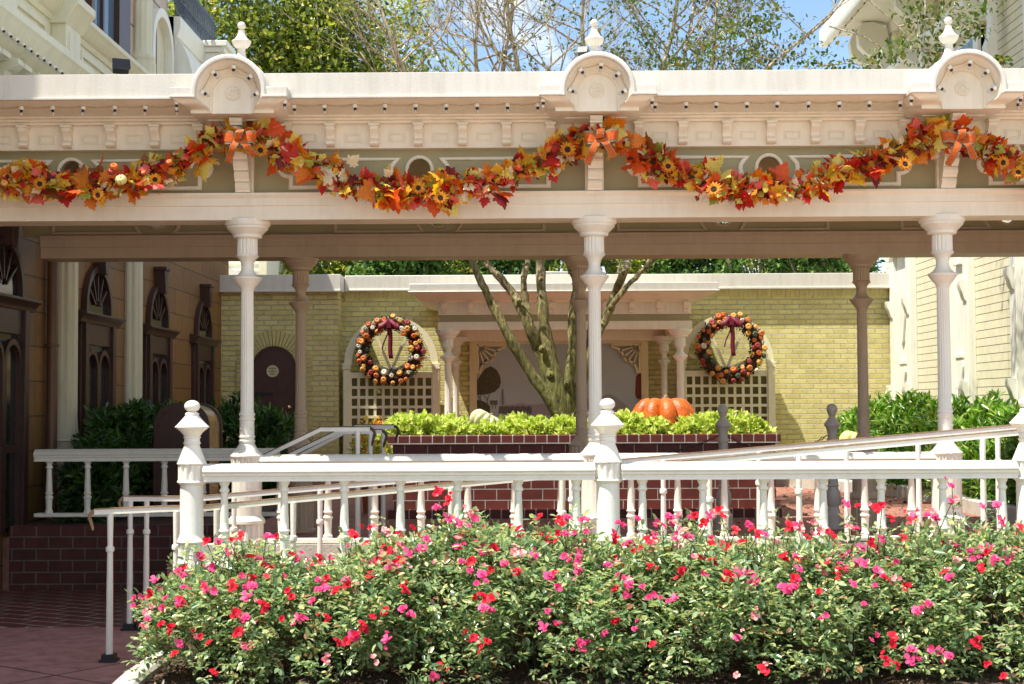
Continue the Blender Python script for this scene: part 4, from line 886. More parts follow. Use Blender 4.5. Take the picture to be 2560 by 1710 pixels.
# ================================================================== balustrades
YF = 9.36
fz = lambda p: (1014-p)*YF/F
u_ = YF/F/3.565
def nz(y): return fz(980+y/3.565)
nw = [(128,1560),(122,1500),(116,1470),(116,1335),(126,1325),(130,1312),(122,1295),(110,1270),(104,1245),(102,815),(110,805),(126,792),(130,785),(126,775),(120,770),(120,636),(130,628),(132,620),(126,612),(70,470),(68,456),(72,450),(78,444),(78,438),(70,430),(68,400),(72,396),(78,392),(78,386),(70,380),(95,345),(140,308),(150,300),(150,294),(135,282),(62,200),(58,194),(62,190),(62,180),(56,174),(52,170)]
ball = [(70*math.cos(R(a)), 113-54*math.sin(R(a))) for a in range(-60, 90, 15)]
nprof = [(r*u_, nz(y)) for r, y in nw] + [(max(.0015, r*u_), nz(y)) for r, y in ball] + [(.0015, nz(59))]
def lathe_part(name, prof, mat, fl=None, amp=.1, seg=36, ang=30):
    m_ = MB(); m_.lathe(prof, (0, 0), seg, fl, amp); return m_.build(name, mat, None, ang=ang)
NEWEL = lathe_part('newel_post', nprof, M['white'], [(nz(772), nz(634)), (nz(1472), nz(1333))], .16, 36)
def bprof(zt, zb):    # baluster between rail underside and bottom rail
    h = zt-zb; q = lambda t: zt-h*t
    return [(.036,q(1.0)),(.036,q(.955)),(.030,q(.945)),(.026,q(.92)),(.029,q(.80)),(.031,q(.725)),(.037,q(.715)),(.0385,q(.70)),(.036,q(.685)),(.028,q(.672)),(.028,q(.645)),(.034,q(.635)),(.037,q(.622)),(.034,q(.607)),(.029,q(.595)),(.0285,q(.50)),(.022,q(.16)),(.023,q(.145)),(.030,q(.135)),(.033,q(.12)),(.031,q(.105)),(.024,q(.085)),(.024,q(.065)),(.034,q(.03)),(.035,q(0))]
RAILSEC = [(-.055,-.104),(.055,-.104),(.055,-.088),(.048,-.082),(.048,-.074),(.062,-.066),(.062,-.050),(.058,-.048),(.074,-.046),(.076,-.038),(.068,-.022),(.054,-.008),(.034,.004),(.0,.010),(-.034,.004),(-.054,-.008),(-.068,-.022),(-.076,-.038),(-.074,-.046),(-.058,-.048),(-.062,-.050),(-.062,-.066),(-.048,-.074),(-.048,-.082),(-.055,-.088)]
def balustrade(name, label, x0, x1, y, ztop, zbot, xs, posts=(), mat='white', group=None, zfloor=None):
    e = empty(name, ((x0+x1)/2, y, zbot), label, 'balustrade', group)
    cuts = [x0]+[v for p in posts for v in (p-.085, p+.085) if x0 < p < x1]+[x1]
    if posts and abs(posts[0]-x0) < .05: cuts[0] = x0+.085; cuts = [cuts[0]]+[c for c in cuts[1:] if c > cuts[0]+.2]
    for a, b in zip(cuts[0::2], cuts[1::2]):
        m_ = MB(); m_.prism([(y+p, ztop-.006+q) for p, q in RAILSEC], 0, a, b); m_.build('top_rail', M[mat], e)
        m_ = MB(); m_.box(a, b, y-.05, y+.05, zbot-.035, zbot); m_.build('bottom_rail', M[mat], e, bevel=.006)
    m_ = MB(); m_.lathe(bprof(ztop-.108, zbot), (0, 0), 20); bo = None
    for x in xs:
        if any(abs(x-p) < .12 for p in posts): continue
        if bo is None: bo = m_.build('baluster', M[mat], None, ang=40); bo.parent = e; bo.location = Vector((x, y, 0))-origin(e)
        else: link_child(bo, e, (x, y, 0))
    return e
zr = fz(1157)
n1x = W(480, 1100, YF).x; n2x = W(1519, 1100, YF).x; sp0 = n2x-n1x
bx = [W(p, 1250, YF).x for p in (561, 711, 861, 1001, 1144, 1296, 1441, 1606, 1757, 1909, 2058, 2203, 2357, 2506, 2655)]
fb_ = balustrade('front_balustrade', 'glossy white front balustrade with ball-topped newel posts behind the rose bed', n1x, n2x+sp0*1.6, YF, zr, fz(1398), bx+[bx[-1]+.385*k for k in range(1, 4)], (n1x, n2x, n2x+sp0*1.005))
for i, x in enumerate((n1x, n2x, n2x+sp0*1.005)):
    if i == 0: NEWEL.parent = fb_; NEWEL.location = Vector((x, YF, 0))-origin(fb_)
    else: link_child(NEWEL, fb_, (x, YF, 0))
zc_ = W(1300, 1135, YC).z
for i, t in ((0, 'balustrade in the walkway shade between the left and middle front columns'), (1, 'balustrade in the walkway shade between the middle and right front columns')):
    a, b = CX[i]+.09, CX[i+1]-.09; n = 7
    balustrade('walkway_balustrade', t, a, b, YC, zc_, -1.02, [a+(b-a)*(k+.5)/n for k in range(n)], (), 'white2', 'shaded balustrades of the walkway')
balustrade('left_balustrade', 'grey-looking shaded balustrade on the brick plinth beside the stone building', W(90, 1130, 13.36).x, CX[0]-.12, 13.36, W(300, 1123, 13.36).z, W(300, 1282, 13.36).z, [W(123+96*k, 1200, 13.36).x for k in range(7)], (), 'white2', 'shaded balustrades of the walkway')
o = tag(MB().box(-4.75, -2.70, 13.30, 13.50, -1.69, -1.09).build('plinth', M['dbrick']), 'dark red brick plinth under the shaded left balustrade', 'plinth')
o = tag(MB().box(-2.62, 6.0, 11.12, 11.28, -1.19, -1.06).build('walkway_curb', M['kerb']), 'grey curb under the balustrade between the front columns', 'curb')
# ================================================================== handrails of the ramp
def post_mesh(h, foot=True):
    m_ = MB(); m_.mi = 0; m_.lathe([(.024, 0),(.022, h*.5),(.019, h*.74),(.027, h*.745),(.029, h*.76),(.027, h*.775),(.018, h*.78),(.021, h-.01),(.021, h)], (0, 0), 14)
    if foot: m_.mi = 1; m_.prism([(-.055,-.055),(.055,-.055),(.055,.055),(-.055,.055)], 2, -.002, .018); m_.prism([(-.042,-.042),(.042,-.042),(.042,.042),(-.042,.042)], 2, .0181, .05)
    return m_
def handrail(name, label, pts, y, postx, floor, woodm='wood', curl=None, group=None):
    """pts [(x, ztop)] polyline in the XZ plane; flat bar with a wooden cap; posts at x down to floor(x)"""
    e = empty(name, (pts[0][0], y, floor(pts[0][0])), label, 'handrail', group)
    def off(d): return [(x, z+d) for x, z in pts]
    def strip(mat, nm, y0, y1, d0, d1, parent=e):
        m_ = MB(); vs = []
        for x, z in pts: vs += [(x, y0, z+d0), (x, y1, z+d0), (x, y1, z+d1), (x, y0, z+d1)]
        m_.add(vs, [(4*i+k, 4*i+(k+1) % 4, 4*(i+1)+(k+1) % 4, 4*(i+1)+k) for i in range(len(pts)-1) for k in range(4)]+[(0,1,2,3), tuple(4*(len(pts)-1)+k for k in range(4))]); return m_
    strip(0, 0, y-.013, y+.013, -.042, -.008).build('rail_bar', M['white'], e, ang=20)
    m_ = strip(0, 0, y-.018, y+.018, -.0075, 0)
    if curl:
        cx_, sgn, rr_ = curl; zt = pts[0][1] if sgn < 0 else pts[-1][1]
        m_.tube([(cx_+sgn*rr_*math.sin(R(a))*1.1, y, zt-.012-rr_+rr_*math.cos(R(a))) for a in range(0, 100, 14)] + [(cx_+sgn*rr_*.95, y, zt-rr_*1.6), (cx_+sgn*rr_*.72, y, zt-rr_*2.4), (cx_+sgn*rr_*.62, y, zt-rr_*2.9)], [.013]*8+[.012, .011, .007], 8)
    m_.build('wood_cap', M[woodm], e, ang=25)
    zat = lambda x: np.interp(x, [p[0] for p in pts], [p[1] for p in pts])
    for x in postx:
        h = zat(x)-.04-floor(x); po = post_mesh(h, floor(x) < -1.6).build('post', [M['white'], M['black']], e, local=True); po.location = Vector((x, y, floor(x)))-origin(e)
    return e
rampz = lambda x: -1.68 if x < -2.3 else (-1.69+(x+2.3)*.54/6.15 if x < 3.85 else -1.15)
for y, a, b_, c_, lab, px in ((9.60, (237, 1270), (511, 1262), (2554, 1072), 'front handrail of the ramp, white flat bar with a thin wooden cap', (275, 440, 541, 733, 1128, 1407, 1775, 2000, 2462)), (10.95, (310, 1238), (511, 1238), (2554, 1059), 'rear handrail of the ramp, white bar with wooden cap in the walkway shade', (325, 366, 585, 800, 1140, 1430, 1660, 1900, 2120, 2300, 2500))):
    A, B, C_ = W(*a, y), W(*b_, y), W(*c_, y); sl = (C_.z-B.z)/(C_.x-B.x); xe = 5.2
    pts = [(A.x, A.z-.003), (B.x-.25, B.z-.003), (B.x, B.z)]+[(B.x+(xe-B.x)*k/6, B.z+sl*(xe-B.x)*k/6) for k in range(1, 7)]
    handrail('ramp_handrail', lab, pts, y, [W(p, 1400, y).x for p in px], rampz, 'wood', (A.x+.02, -1, .05), 'handrails of the ramp')
# stair handrails
for i, (y, p0, p1, p2, lab) in enumerate(((11.75, (560, 1190), (802, 1066), (925, 1066), 'nearest dark-capped handrail of the short stair beside the left column'), (12.5, (615, 1190), (845, 1073), (955, 1073), 'middle dark-capped handrail of the short stair beside the left column'), (13.15, (650, 1190), (888, 1061), (985, 1061), 'farthest dark-capped handrail of the short stair beside the left column'))):
    A, B, C_ = W(*p0, y), W(*p1, y), W(*p2, y)
    handrail('stair_handrail', lab, [(A.x-.35, A.z-.02), (A.x-.05, A.z), (B.x, B.z), (C_.x, B.z)], y, [A.x, C_.x-.10], (lambda x: -1.68 if x < -2.4 else -1.2), 'dwood', (C_.x-.02, 1, .055), 'handrails of the short stair')
mb = MB()
for k in range(3): mb.box(-3.15+.3*k, -2.7, 11.7, 13.28, -1.679+.16*k*1.0001, -1.52+.16*k)
tag(mb.build('stair', M['pavers'], smooth=False), 'short brick stair between the dark-capped handrails', 'stair')
# ================================================================== bollards and chains
bp_ = [(.105,-1.2),(.105,-1.05),(.08,-1.03),(.07,-.99),(.062,-.97),(.085,-.93),(.09,-.88),(.085,-.82),(.062,-.78),(.06,-.76),(.075,-.75),(.06,-.735),(.058,-.30),(.07,-.285),(.07,-.26),(.055,-.25),(.058,-.20),(.075,-.14),(.098,-.12),(.098,-.105),(.07,-.07),(.042,-.04),(.036,-.02),(.05,-.005)]+[(.066*math.cos(R(a)), .05+.062*math.sin(R(a))) for a in range(-45, 86, 15)]+[(.001,.112)]
def bollard(px, y, label):
    x = W(px, 1100, y).x; e = empty('bollard', (x, y, -1.2), label, 'bollard', 'grey cast iron bollards'); s_ = .92
    m_ = MB(); m_.lathe([(r*.80, (z+1.2)*s_-1.2-.0) for r, z in bp_], (x, y), 30, [(-.70, -.36)], .1); m_.build('shaft', M['grey'], e, ang=40); return x
bxs = [bollard(1808, 13.95, 'grey ball-topped bollard in front of the brick planter beside the orange pumpkin'), bollard(2081, 13.95, 'grey ball-topped bollard standing alone before the yellow wall')]
def chain(a, b, sag, label):
    a, b = Vector(a), Vector(b); n = int((b-a).length/.033); m_ = MB()
    for k in range(n):
        t = (k+.5)/n; p = a.lerp(b, t)+Vector((0, 0, -4*sag*t*(1-t))); t2 = t+.01; d_ = (a.lerp(b, t2)+Vector((0, 0, -4*sag*t2*(1-t2)))-p).normalized()
        s_ = Vector((0, 1, 0)) if k % 2 else d_.cross(Vector((0, 1, 0))).normalized()
        ps = [p+d_*.022*math.cos(2*PI*j/8)+s_*.011*math.sin(2*PI*j/8) for j in range(9)]; m_.tube(ps, .0045, 4, cap=False)
    tag(m_.build('chain', M['black']), label, 'chain', 'chains hung between the bollards')
chain((CX[1]+.05, YB, -.42), (bxs[0]-.05, 13.95, -.30), .12, 'black chain hanging from the middle back column to the bollard by the planter')
chain((bxs[0]+.05, 13.95, -.30), (bxs[1]-.05, 13.95, -.30), .16, 'black chain hanging between the two grey bollards')
# ================================================================== brick planter
PY = 15.4; px0, px1 = W(982, 1200, PY).x, W(1940, 1200, PY).x; pz = W(1400, 1087, PY).z
pl = empty('brick_planter', ((px0+px1)/2, PY, -1.2), 'large raised planter of glossy dark red brick around the crape myrtle', 'planter')
mb = MB()
mb.prism([(px0, -1.21), (px1, -1.21), (px1, pz-.10), (px0, pz-.10)], 1, PY, PY+.2)
mb.build('front_wall', M['rbrick'], pl, smooth=False)
MB().box(px0, px1, PY+2.4, PY+2.6, -1.21, pz-.1).build('rear_wall', M['rbrick'], pl, smooth=False)
mb = MB(); mb.box(px0+.001, px0+.2, PY+.2, PY+2.4, -1.21, pz-.1); mb.box(px1-.2, px1-.001, PY+.2, PY+2.4, -1.21, pz-.1); mb.build('side_wall', M['rbrick_s'], pl, smooth=False)
mb = MB(); mb.box(px0-.05, px1+.05, PY-.05, PY+.22, pz-.1, pz); mb.box(px0-.05, px1+.05, PY+2.38, PY+2.65, pz-.1, pz); mb.box(px0-.05, px0+.22, PY+.22, PY+2.38, pz-.1, pz); mb.box(px1-.22, px1+.05, PY+.22, PY+2.38, pz-.1, pz)
mb.build('coping', M['rcoping'], pl, bevel=.008)
mb = MB(); mb.box(px0+.2, px1-.2, PY+.2, PY+2.4, -1.0, pz-.08); mb.build('soil', M['mulch'], pl)
mb = MB(); mb.box(px0-.04, px1+.04, PY-.12, PY-.001, -1.21, -1.1); mb.build('footing', M['rcoping'], pl, bevel=.01)
# --- pumpkins
def pumpkin_mesh(n, R_, H, dep, stem=True, seg=None, mi=0):
    m_ = MB(); seg = seg or n*6; st = 14; vs = []
    for i in range(st+1):
        v = -PI/2+PI*i/st; cv_ = math.cos(v)
        for k in range(seg):
            u = 2*PI*k/seg; rib = abs(math.sin(n*u/2))**.55; r = R_*max(.02, cv_**.8)*(1-dep+dep*rib)
            z = H*math.sin(v)*(1-dep*.3+dep*.3*rib) - (H*.42*math.exp(-(cv_/.30)**2) if v > 0 else -H*.15*math.exp(-(cv_/.3)**2))
            vs.append((r*math.cos(u), r*math.sin(u), z+H*.8))
    m_.add(vs, [(i*seg+k, i*seg+(k+1) % seg, (i+1)*seg+(k+1) % seg, (i+1)*seg+k) for i in range(st) for k in range(seg)])
    if stem: m_.mi = 1; m_.tube([(0,0,H*1.05),(0,0,H*1.4),(R_*.06,0,H*1.6),(R_*.14,0,H*1.72)], [R_*.13,R_*.08,R_*.07,R_*.09], 6)
    return m_
def pumpkin(name, px, py, y, n, R_, H, dep, mat, label, tilt=(0,0,0)):
    p = W(px, py, y); e = empty(name, (p.x, y, p.z), label, 'pumpkin')
    m_ = pumpkin_mesh(n, R_, H, dep); b = m_.build('flesh', [M[mat], M['pstem']], e, ang=60, local=True); b.rotation_euler = tilt; return e
pumpkin('orange_pumpkin', 1658, 1112, 16.05, 9, .375, .315, .22, 'pk_orange', 'huge glossy orange ribbed pumpkin in the brick planter among lime plants', (0, 0, .3))
pumpkin('pale_pumpkin', 1203, 1075, 16.1, 12, .19, .125, .24, 'pk_pale', 'pale green lumpy squash resting in the planter left of the trunk', (.1, .5, .2))
pumpkin('pale_pumpkin', 2131, 1125, 19.5, 12, .20, .15, .16, 'pk_yellow', 'pale yellow ribbed pumpkin by the hedge, half hidden behind the ramp handrail', (0, .2, 0))
# ================================================================== leafy plants
def clump(n, c, rad, size, out=.8, upb=.5, shape=LEAF, shell=.45, flat=1.0):
    """n leaves in an ellipsoid shell around c, pointing out and up"""
    d_ = rdir(n); d_[:, 2] = np.abs(d_[:, 2])*1.0-.25*(rng.random(n)); d_ = norm(d_)
    q = (shell+(1-shell)*rng.random(n)**.6); lump = 1+.18*np.sin(d_[:, 0]*5+c[0]*7)*np.cos(d_[:, 1]*4+d_[:, 2]*6+c[1]*3)
    P = np.array(c)+d_*np.array(rad)*(q*lump)[:, None]
    dirs = d_*out+np.array([0, 0, upb])+rng.normal(size=(n, 3))*.45
    return leaves(P, dirs, size*rng.uniform(.7, 1.2, n), shape=shape, jit=.6)
def rosettes(n, c, rad, size, k=7, shape=LONG, shell=.7, low=-.25, upw=.6):
    """n whorls of k leaves on an ellipsoid"""
    d_ = rdir(n); d_[:, 2] = np.abs(d_[:, 2])*(1-low)+low; d_ = norm(d_)
    lump = 1+.16*np.sin(d_[:, 0]*6+c[0]*9)*np.cos(d_[:, 1]*5+d_[:, 2]*7)
    P = np.array(c)+d_*np.array(rad)*((shell+(1-shell)*rng.random(n)**.5)*lump)[:, None]
    ax = norm(d_+np.array([0, 0, upw])+rng.normal(size=(n, 3))*.3)
    P = np.repeat(P, k, 0); A = np.repeat(ax, k, 0)
    r_ = rng.normal(size=(n*k, 3)); r_ = norm(r_-A*(r_*A).sum(1)[:, None])
    t = rng.uniform(.35, 1.3, n*k)[:, None]
    return leaves(P+A*rng.uniform(-.6, .2, n*k)[:, None]*size, A+r_*t*1.2, size*rng.uniform(.7, 1.15, n*k), up=A+0*r_, shape=shape)
def plant(name, loc, label, cat, group, parts_, mat, stems, stemmat, leafname='foliage', stemname='stems'):
    e = empty(name, loc, label, cat, group)
    V, Fq = join(parts_); npmesh(leafname, V, Fq, M[mat], e)
    m_ = MB()
    for pts, rr_ in stems: m_.tube(pts, rr_, 5)
    if stems: m_.build(stemname, M[stemmat], e)
    return e
def stems_to(c, rad, n, r0=.012):
    out = []
    for k in range(n):
        d_ = rdir(1)[0]; d_[2] = abs(d_[2]); p = Vector((c[0]+d_[0]*rad[0]*.85, c[1]+d_[1]*rad[1]*.85, c[2]+d_[2]*rad[2]*.85)); b = Vector((c[0]+d_[0]*.08, c[1]+d_[1]*.08, c[2]-rad[2]*.9))
        out.append(([b, b.lerp(p, .5)+Vector((0, 0, .06*rad[2])), p], [r0, r0*.7, r0*.35]))
    return out
# lime plants in the planter
lim = [(960,15.9,.22,'at the far left end of the planter'),(1010,15.75,.24,'second from the left end of the planter'),(1075,15.8,.25,'left of the pale green squash'),(1140,15.72,.23,'just left of and below the pale squash'),(1215,15.72,.19,'in front of the pale green squash'),(1285,15.75,.23,'right of the pale green squash'),(1345,15.72,.24,'left of the trunk foot'),(1410,15.72,.22,'directly in front of the trunk foot'),(1465,15.78,.20,'behind the middle back column'),(1575,15.74,.25,'left of the huge orange pumpkin'),(1625,15.68,.19,'at the lower left of the orange pumpkin'),(1720,15.70,.20,'at the lower right of the orange pumpkin'),(1765,15.78,.27,'right of the orange pumpkin'),(1830,15.76,.25,'behind the bollard in front of the planter'),(1890,15.8,.2,'at the right end of the planter')]
for px, y, r_, t in lim:
    r_ *= random.uniform(.82, 1.22)
    x = W(max(px, 1012), 1080, y).x; rz_ = r_*.95; c = (x, y, pz-.04)
    ps = [rosettes(int(105*random.uniform(.75, 1.1)), c, (r_*1.05, r_*.95, rz_*1.05), .075, 8, LEAF, .5, -.05, .8)]
    plant('lime_plant', (x, y, pz-.08), 'bright lime-green leafy plant '+t, 'plant', 'lime-green bedding plants in the planter', ps, 'lime_leaf', stems_to(c, (r_, r_, rz_), 7, .006), 'rose_stem')
for k, (px, y) in enumerate(((1130, 16.6), (1290, 16.7), (1560, 16.8), (1700, 16.9))):
    x = W(px, 1080, y).x; c = (x, y, pz); plant('lime_plant', (x, y, pz-.08), ('lime plant in the second row behind the pale squash', 'lime plant in the second row left of the trunk', 'lime plant in the second row right of the trunk', 'lime plant in the second row behind the orange pumpkin')[k], 'plant', 'lime-green bedding plants in the planter', [rosettes(90, c, (.24, .22, .2), .075, 8, LEAF, .5, -.05, .8)], 'lime_leaf', stems_to(c, (.2, .2, .2), 5, .006), 'rose_stem')
# hedges
for i, (x, y, rx, ry, rz_, zc2, t) in enumerate(((4.95, 20.4, .60, .75, .68, -.66, 'glossy bright green shrub at the left end of the right hedge'), (5.30, 19.0, .70, .75, .74, -.66, 'glossy green shrub behind the right back column'), (5.45, 17.5, .70, .8, .72, -.66, 'glossy green shrub between the right back and front columns'), (5.45, 16.0, .62, .8, .64, -.66, 'large glossy green shrub right of the right front column'), (5.5, 14.7, .6, .7, .60, -.66, 'nearest glossy shrub of the right hedge at the edge of the view'))):
    c = (x, y, zc2); ps = [rosettes(720, c, (rx, ry, rz_), .125, 6, LONG, .72, -.75, .5), rosettes(220, (x, y, zc2-.1), (rx*.7, ry*.7, rz_*.7), .12, 6, LONG, .5, -.8, .4)]
    plant('hedge_shrub', (x, y, -1.2), t, 'shrub', 'glossy hedge shrubs along the pale building', ps, 'hedge_leaf', stems_to((x, y, zc2), (rx, ry, rz_), 14, .014), 'rose_stem')
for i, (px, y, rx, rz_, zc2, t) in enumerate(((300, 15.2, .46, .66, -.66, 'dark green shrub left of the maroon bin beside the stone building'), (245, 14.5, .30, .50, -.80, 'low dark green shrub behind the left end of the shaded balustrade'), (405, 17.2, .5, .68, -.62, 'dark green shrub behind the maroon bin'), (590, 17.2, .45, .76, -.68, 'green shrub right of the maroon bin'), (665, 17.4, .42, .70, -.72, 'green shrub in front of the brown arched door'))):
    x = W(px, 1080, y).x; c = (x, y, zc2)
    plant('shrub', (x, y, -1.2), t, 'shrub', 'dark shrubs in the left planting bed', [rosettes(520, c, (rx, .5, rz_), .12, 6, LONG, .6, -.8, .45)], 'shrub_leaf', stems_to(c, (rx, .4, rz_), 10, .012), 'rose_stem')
# kerbed beds at the right and left of the terrace
kp2 = [(3.75, 21.9), (3.78, 21.3), (4.4, 19.9), (4.80, 18.9), (5.0, 17.5), (4.93, 15.6), (5.04, 14.3), (5.3, 13.2)]
def sm(pts, n=6):
    out = []
    for i in range(len(pts)-1):
        p0, p1, p2, p3 = (Vector(pts[max(0, min(len(pts)-1, j))]) for j in (i-1, i, i+1, i+2))
        for k in range(n):
            t = k/n; out.append(.5*((2*p1)+(p2-p0)*t+(2*p0-5*p1+4*p2-p3)*t*t+(-p0+3*p1-3*p2+p3)*t**3))
    out.append(Vector(pts[-1])); return out
q = sm(kp2); mb = MB(); vs = []
for i, p in enumerate(q):
    t = (q[min(i+1, len(q)-1)]-q[max(i-1, 0)]).normalized(); n_ = Vector((t.y, -t.x))
    for o_, z in ((-.08,-1.21),(-.08,-1.06),(-.06,-1.04),(.06,-1.04),(.08,-1.06),(.08,-1.21)): vs.append((p.x-n_.x*o_, p.y-n_.y*o_, z))
mb.add(vs, [(i*6+k, i*6+k+1, (i+1)*6+k+1, (i+1)*6+k) for i in range(len(q)-1) for k in range(5)]+[tuple(range(6))])
struct(mb, 'kerb', M['kerb'])
mb = MB(); mb.add([(p.x, p.y, -1.08) for p in q]+[(6.05, 13.2, -1.08), (6.05, 23.45, -1.08), (3.75, 23.45, -1.08)], [tuple(range(len(q)+3))]); struct(mb, 'soil', M['mulch'])
mb = MB(); mb.box(-4.8, -2.75, 13.51, 18.5, -1.2, -1.12); struct(mb, 'soil', M['mulch'])
# low lime ground cover along the yellow wall
ps = [clump(60, (x, 22.6+rng.normal()*.15, -1.05), (.16, .2, .14), .09) for x in np.linspace(1.8, 4.6, 16)]
V, Fq = join(ps); tag(npmesh('ground_cover', V, Fq, M['lime_leaf']), 'low lime ground cover along the foot of the yellow wall', 'ground cover', kind='stuff')
# flower pot by the planter
p = W(935, 1150, 16.3); e = empty('flower_pot', (p.x, 16.3, -1.2), 'terracotta pot of orange and yellow flowers left of the planter', 'flower pot')
m_ = MB(); m_.lathe([(.12,-1.2),(.16,-.72),(.18,-.70),(.18,-.64),(.165,-.635)], (p.x, 16.3), 20); m_.build('pot', M['terracotta'], e)
M['petals'] = leafmat('mixed_petals', [(0, (.75, .30, .02)), (.4, (.80, .55, .05)), (.6, (.75, .12, .05)), (.8, (.78, .35, .30)), (.92, (.8, .7, .5))], .6, .3, .2, 'CONSTANT')
V, Fq = clump(340, (p.x, 16.3, -.55), (.24, .2, .36), .075); npmesh('foliage', V, Fq, M['lime_leaf'], e)
V, Fq = clump(260, (p.x+.04, 16.25, -.52), (.24, .2, .38), .05, shell=.8); tag(npmesh('flowers', V, Fq, M['petals'], e), kind='stuff')
# ================================================================== litter bin
A, B = W(382, 1150, 14.7), W(523, 1010, 14.7); x0, x1 = A.x, B.x; zt = W(450, 1008, 14.7).z
e = empty('litter_bin', ((x0+x1)/2, 14.7, -1.2), 'maroon arched-top litter bin with brassy metal sides behind the left newel', 'bin')
def binprof(x0, x1, zt, r): return [(x1, -1.19)]+[(x1-r+r*math.cos(R(a)), zt-r+r*math.sin(R(a))) for a in range(0, 91, 10)]+[(x0+r+r*math.cos(R(a)), zt-r+r*math.sin(R(a))) for a in range(90, 181, 10)]+[(x0, -1.19)]
mb = MB(); mb.prism(binprof(x0+.02, x1-.02, zt-.02, .22), 1, 14.74, 15.32); mb.build('body', M['gold'], e)
for y0, y1 in ((14.70, 14.74), (15.32, 15.36)): mb = MB(); mb.prism(binprof(x0, x1, zt, .23), 1, y0, y1); mb.build('end_panel', M['binp'], e, bevel=.006)
mb = MB(); pi = binprof(x0+.02, x1-.02, zt-.025, .21); po = binprof(x0+.05, x1-.05, zt-.055, .19); k = len(pi)
mb.add([(a, y, b) for y in (14.688, 14.70) for q_ in (pi, po) for a, b in q_], [(i, i+1, k+i+1, k+i) for i in range(k-1)]+[(i, 2*k+i, 2*k+i+1, i+1) for i in range(k-1)]+[(k+i, k+i+1, 3*k+i+1, 3*k+i) for i in range(k-1)])
mb.box(x0+.05, x1-.05, 14.690, 14.70, zt-.33, zt-.31); mb.build('trim_band', M['binp'], e)
# ================================================================== rose bed
topx = [-2.5, -2.3, -2.0, -1.72, -1.45, -1.2, -.95, -.55, -.27, .27, .54, 1.08, 1.35, 1.9, 2.45, 3.0, 3.5, 4.2]
topz = [-1.24, -1.10, -.98, -.90, -.96, -.98, -.90, -.78, -.82, -.87, -.92, -.86, -.86, -.92, -.86, -.85, -.87, -.88]
def rose_env(x, t):
    """point on the outer skin of the rose mass; t from 0 (front foot) to pi (back foot)"""
    zt = np.interp(x, topx, topz); zb = -1.60; h = zt-zb
    yc = 8.97; ry = .84
    c, s_ = np.cos(t), np.sin(t)
    y = yc-np.sign(c)*np.abs(c)**.95*ry; z = zb+h*np.abs(s_)**.85
    return y, z
def lump(x, y, z): return (np.sin(x*4.1+z*3.3)*np.cos(y*5+x*2.2)+np.sin(x*9.7-z*7.1+y*4)*.6+np.sin(x*2.0+1.3)*.5)
ctr = [-1.85+.66*k for k in range(9)]
RB_LAB = ['rose bush at the left end of the bed by the kerb', 'rose bush directly under the left ball-topped newel and first balusters', 'rose bush below the second and third balusters', 'rose bush with a tall pink spray left of the middle newel', 'rose bush just left of the middle newel, dense with pink heads', 'rose bush just right of the middle newel', 'rose bush below the orange pumpkin and the grey bollard', 'rose bush with one tall stem before the right front column', 'rose bush at the right edge of the view']
bushes = []
for i, cx in enumerate(ctr):
    e = empty('rose_bush', (cx, 8.9, -1.6), RB_LAB[i], 'rose bush', 'pink and red rose bushes in the bed'); bushes.append(e)
BL = {'rose_red': [], 'rose_pink': [], 'rose_pale': []}
def bloom_mesh(mat, n, open_):
    V_, F_ = [], []; b = 0
    for ring_, (k, rad, lift, el0) in enumerate(((5, 1.0, .06, open_), (5, .74, .24, open_+.45), (3, .45, .40, 1.2))):
        for j in range(k):
            a = 2*PI*j/k+ring_*.6+rng.normal()*.22; L_ = rad*(1+rng.normal()*.20); w_ = rad*.46*(1+rng.normal()*.15); el = el0+rng.normal()*.22
            ca, sa = math.cos(a), math.sin(a)
            pts = []
            for (u, v) in ((.05, 0), (.45, .8), (.85, .95), (1.05, .35), (1.0, 0), (1.05, -.35), (.85, -.95), (.45, -.8)):
                e_ = el*(1-.35*u); r_ = u*L_*math.cos(e_); z_ = u*L_*math.sin(e_)+lift*.25+.12*v*v+(-.12 if u > 1 else 0)
                pts.append((ca*r_-sa*v*w_, sa*r_+ca*v*w_, z_+rng.normal()*.02))
            V_ += pts; F_.append(tuple(b+q_ for q_ in range(8))); b += 8
    m_ = MB(); m_.add(V_, F_); m_.v = [(v[0]*.037, v[1]*.037, v[2]*.037) for v in m_.v]
    me = bpy.data.meshes.new('bloom'); me.from_pydata(m_.v, [], m_.f); me.materials.append(M[mat]); me.polygons.foreach_set('use_smooth', [True]*len(me.polygons)); return me
BLM = {k: [bloom_mesh(k, 6, o_) for o_ in (.1, .3, .5, .7, .95)] for k in BL}
z7 = [(1145,780),(1215,790),(1275,780),(1330,745),(1475,755),(1525,755),(1255,825),(1265,850),(1440,888),(1175,925),(985,945),(1000,975),(1390,978),(1280,1008),(860,1000),(1185,1055),(1145,1045),(825,1090),(745,1090),(990,1118),(920,1095),(1370,1093),(1455,1135),(1730,1108),(1297,1178),(1355,1200),(1555,1210),(1670,1212),(1655,1200),(1805,1200),(805,1175),(810,1210),(740,1140),(935,1285),(1107,1308),(1155,1345),(1318,1282),(1355,1362),(990,1350),(970,1408),(1180,1505),(1665,850),(1765,870),(1955,840),(1800,1440),(1915,1330),(1955,1300),(1770,1050),(1860,1055),(1960,740)]
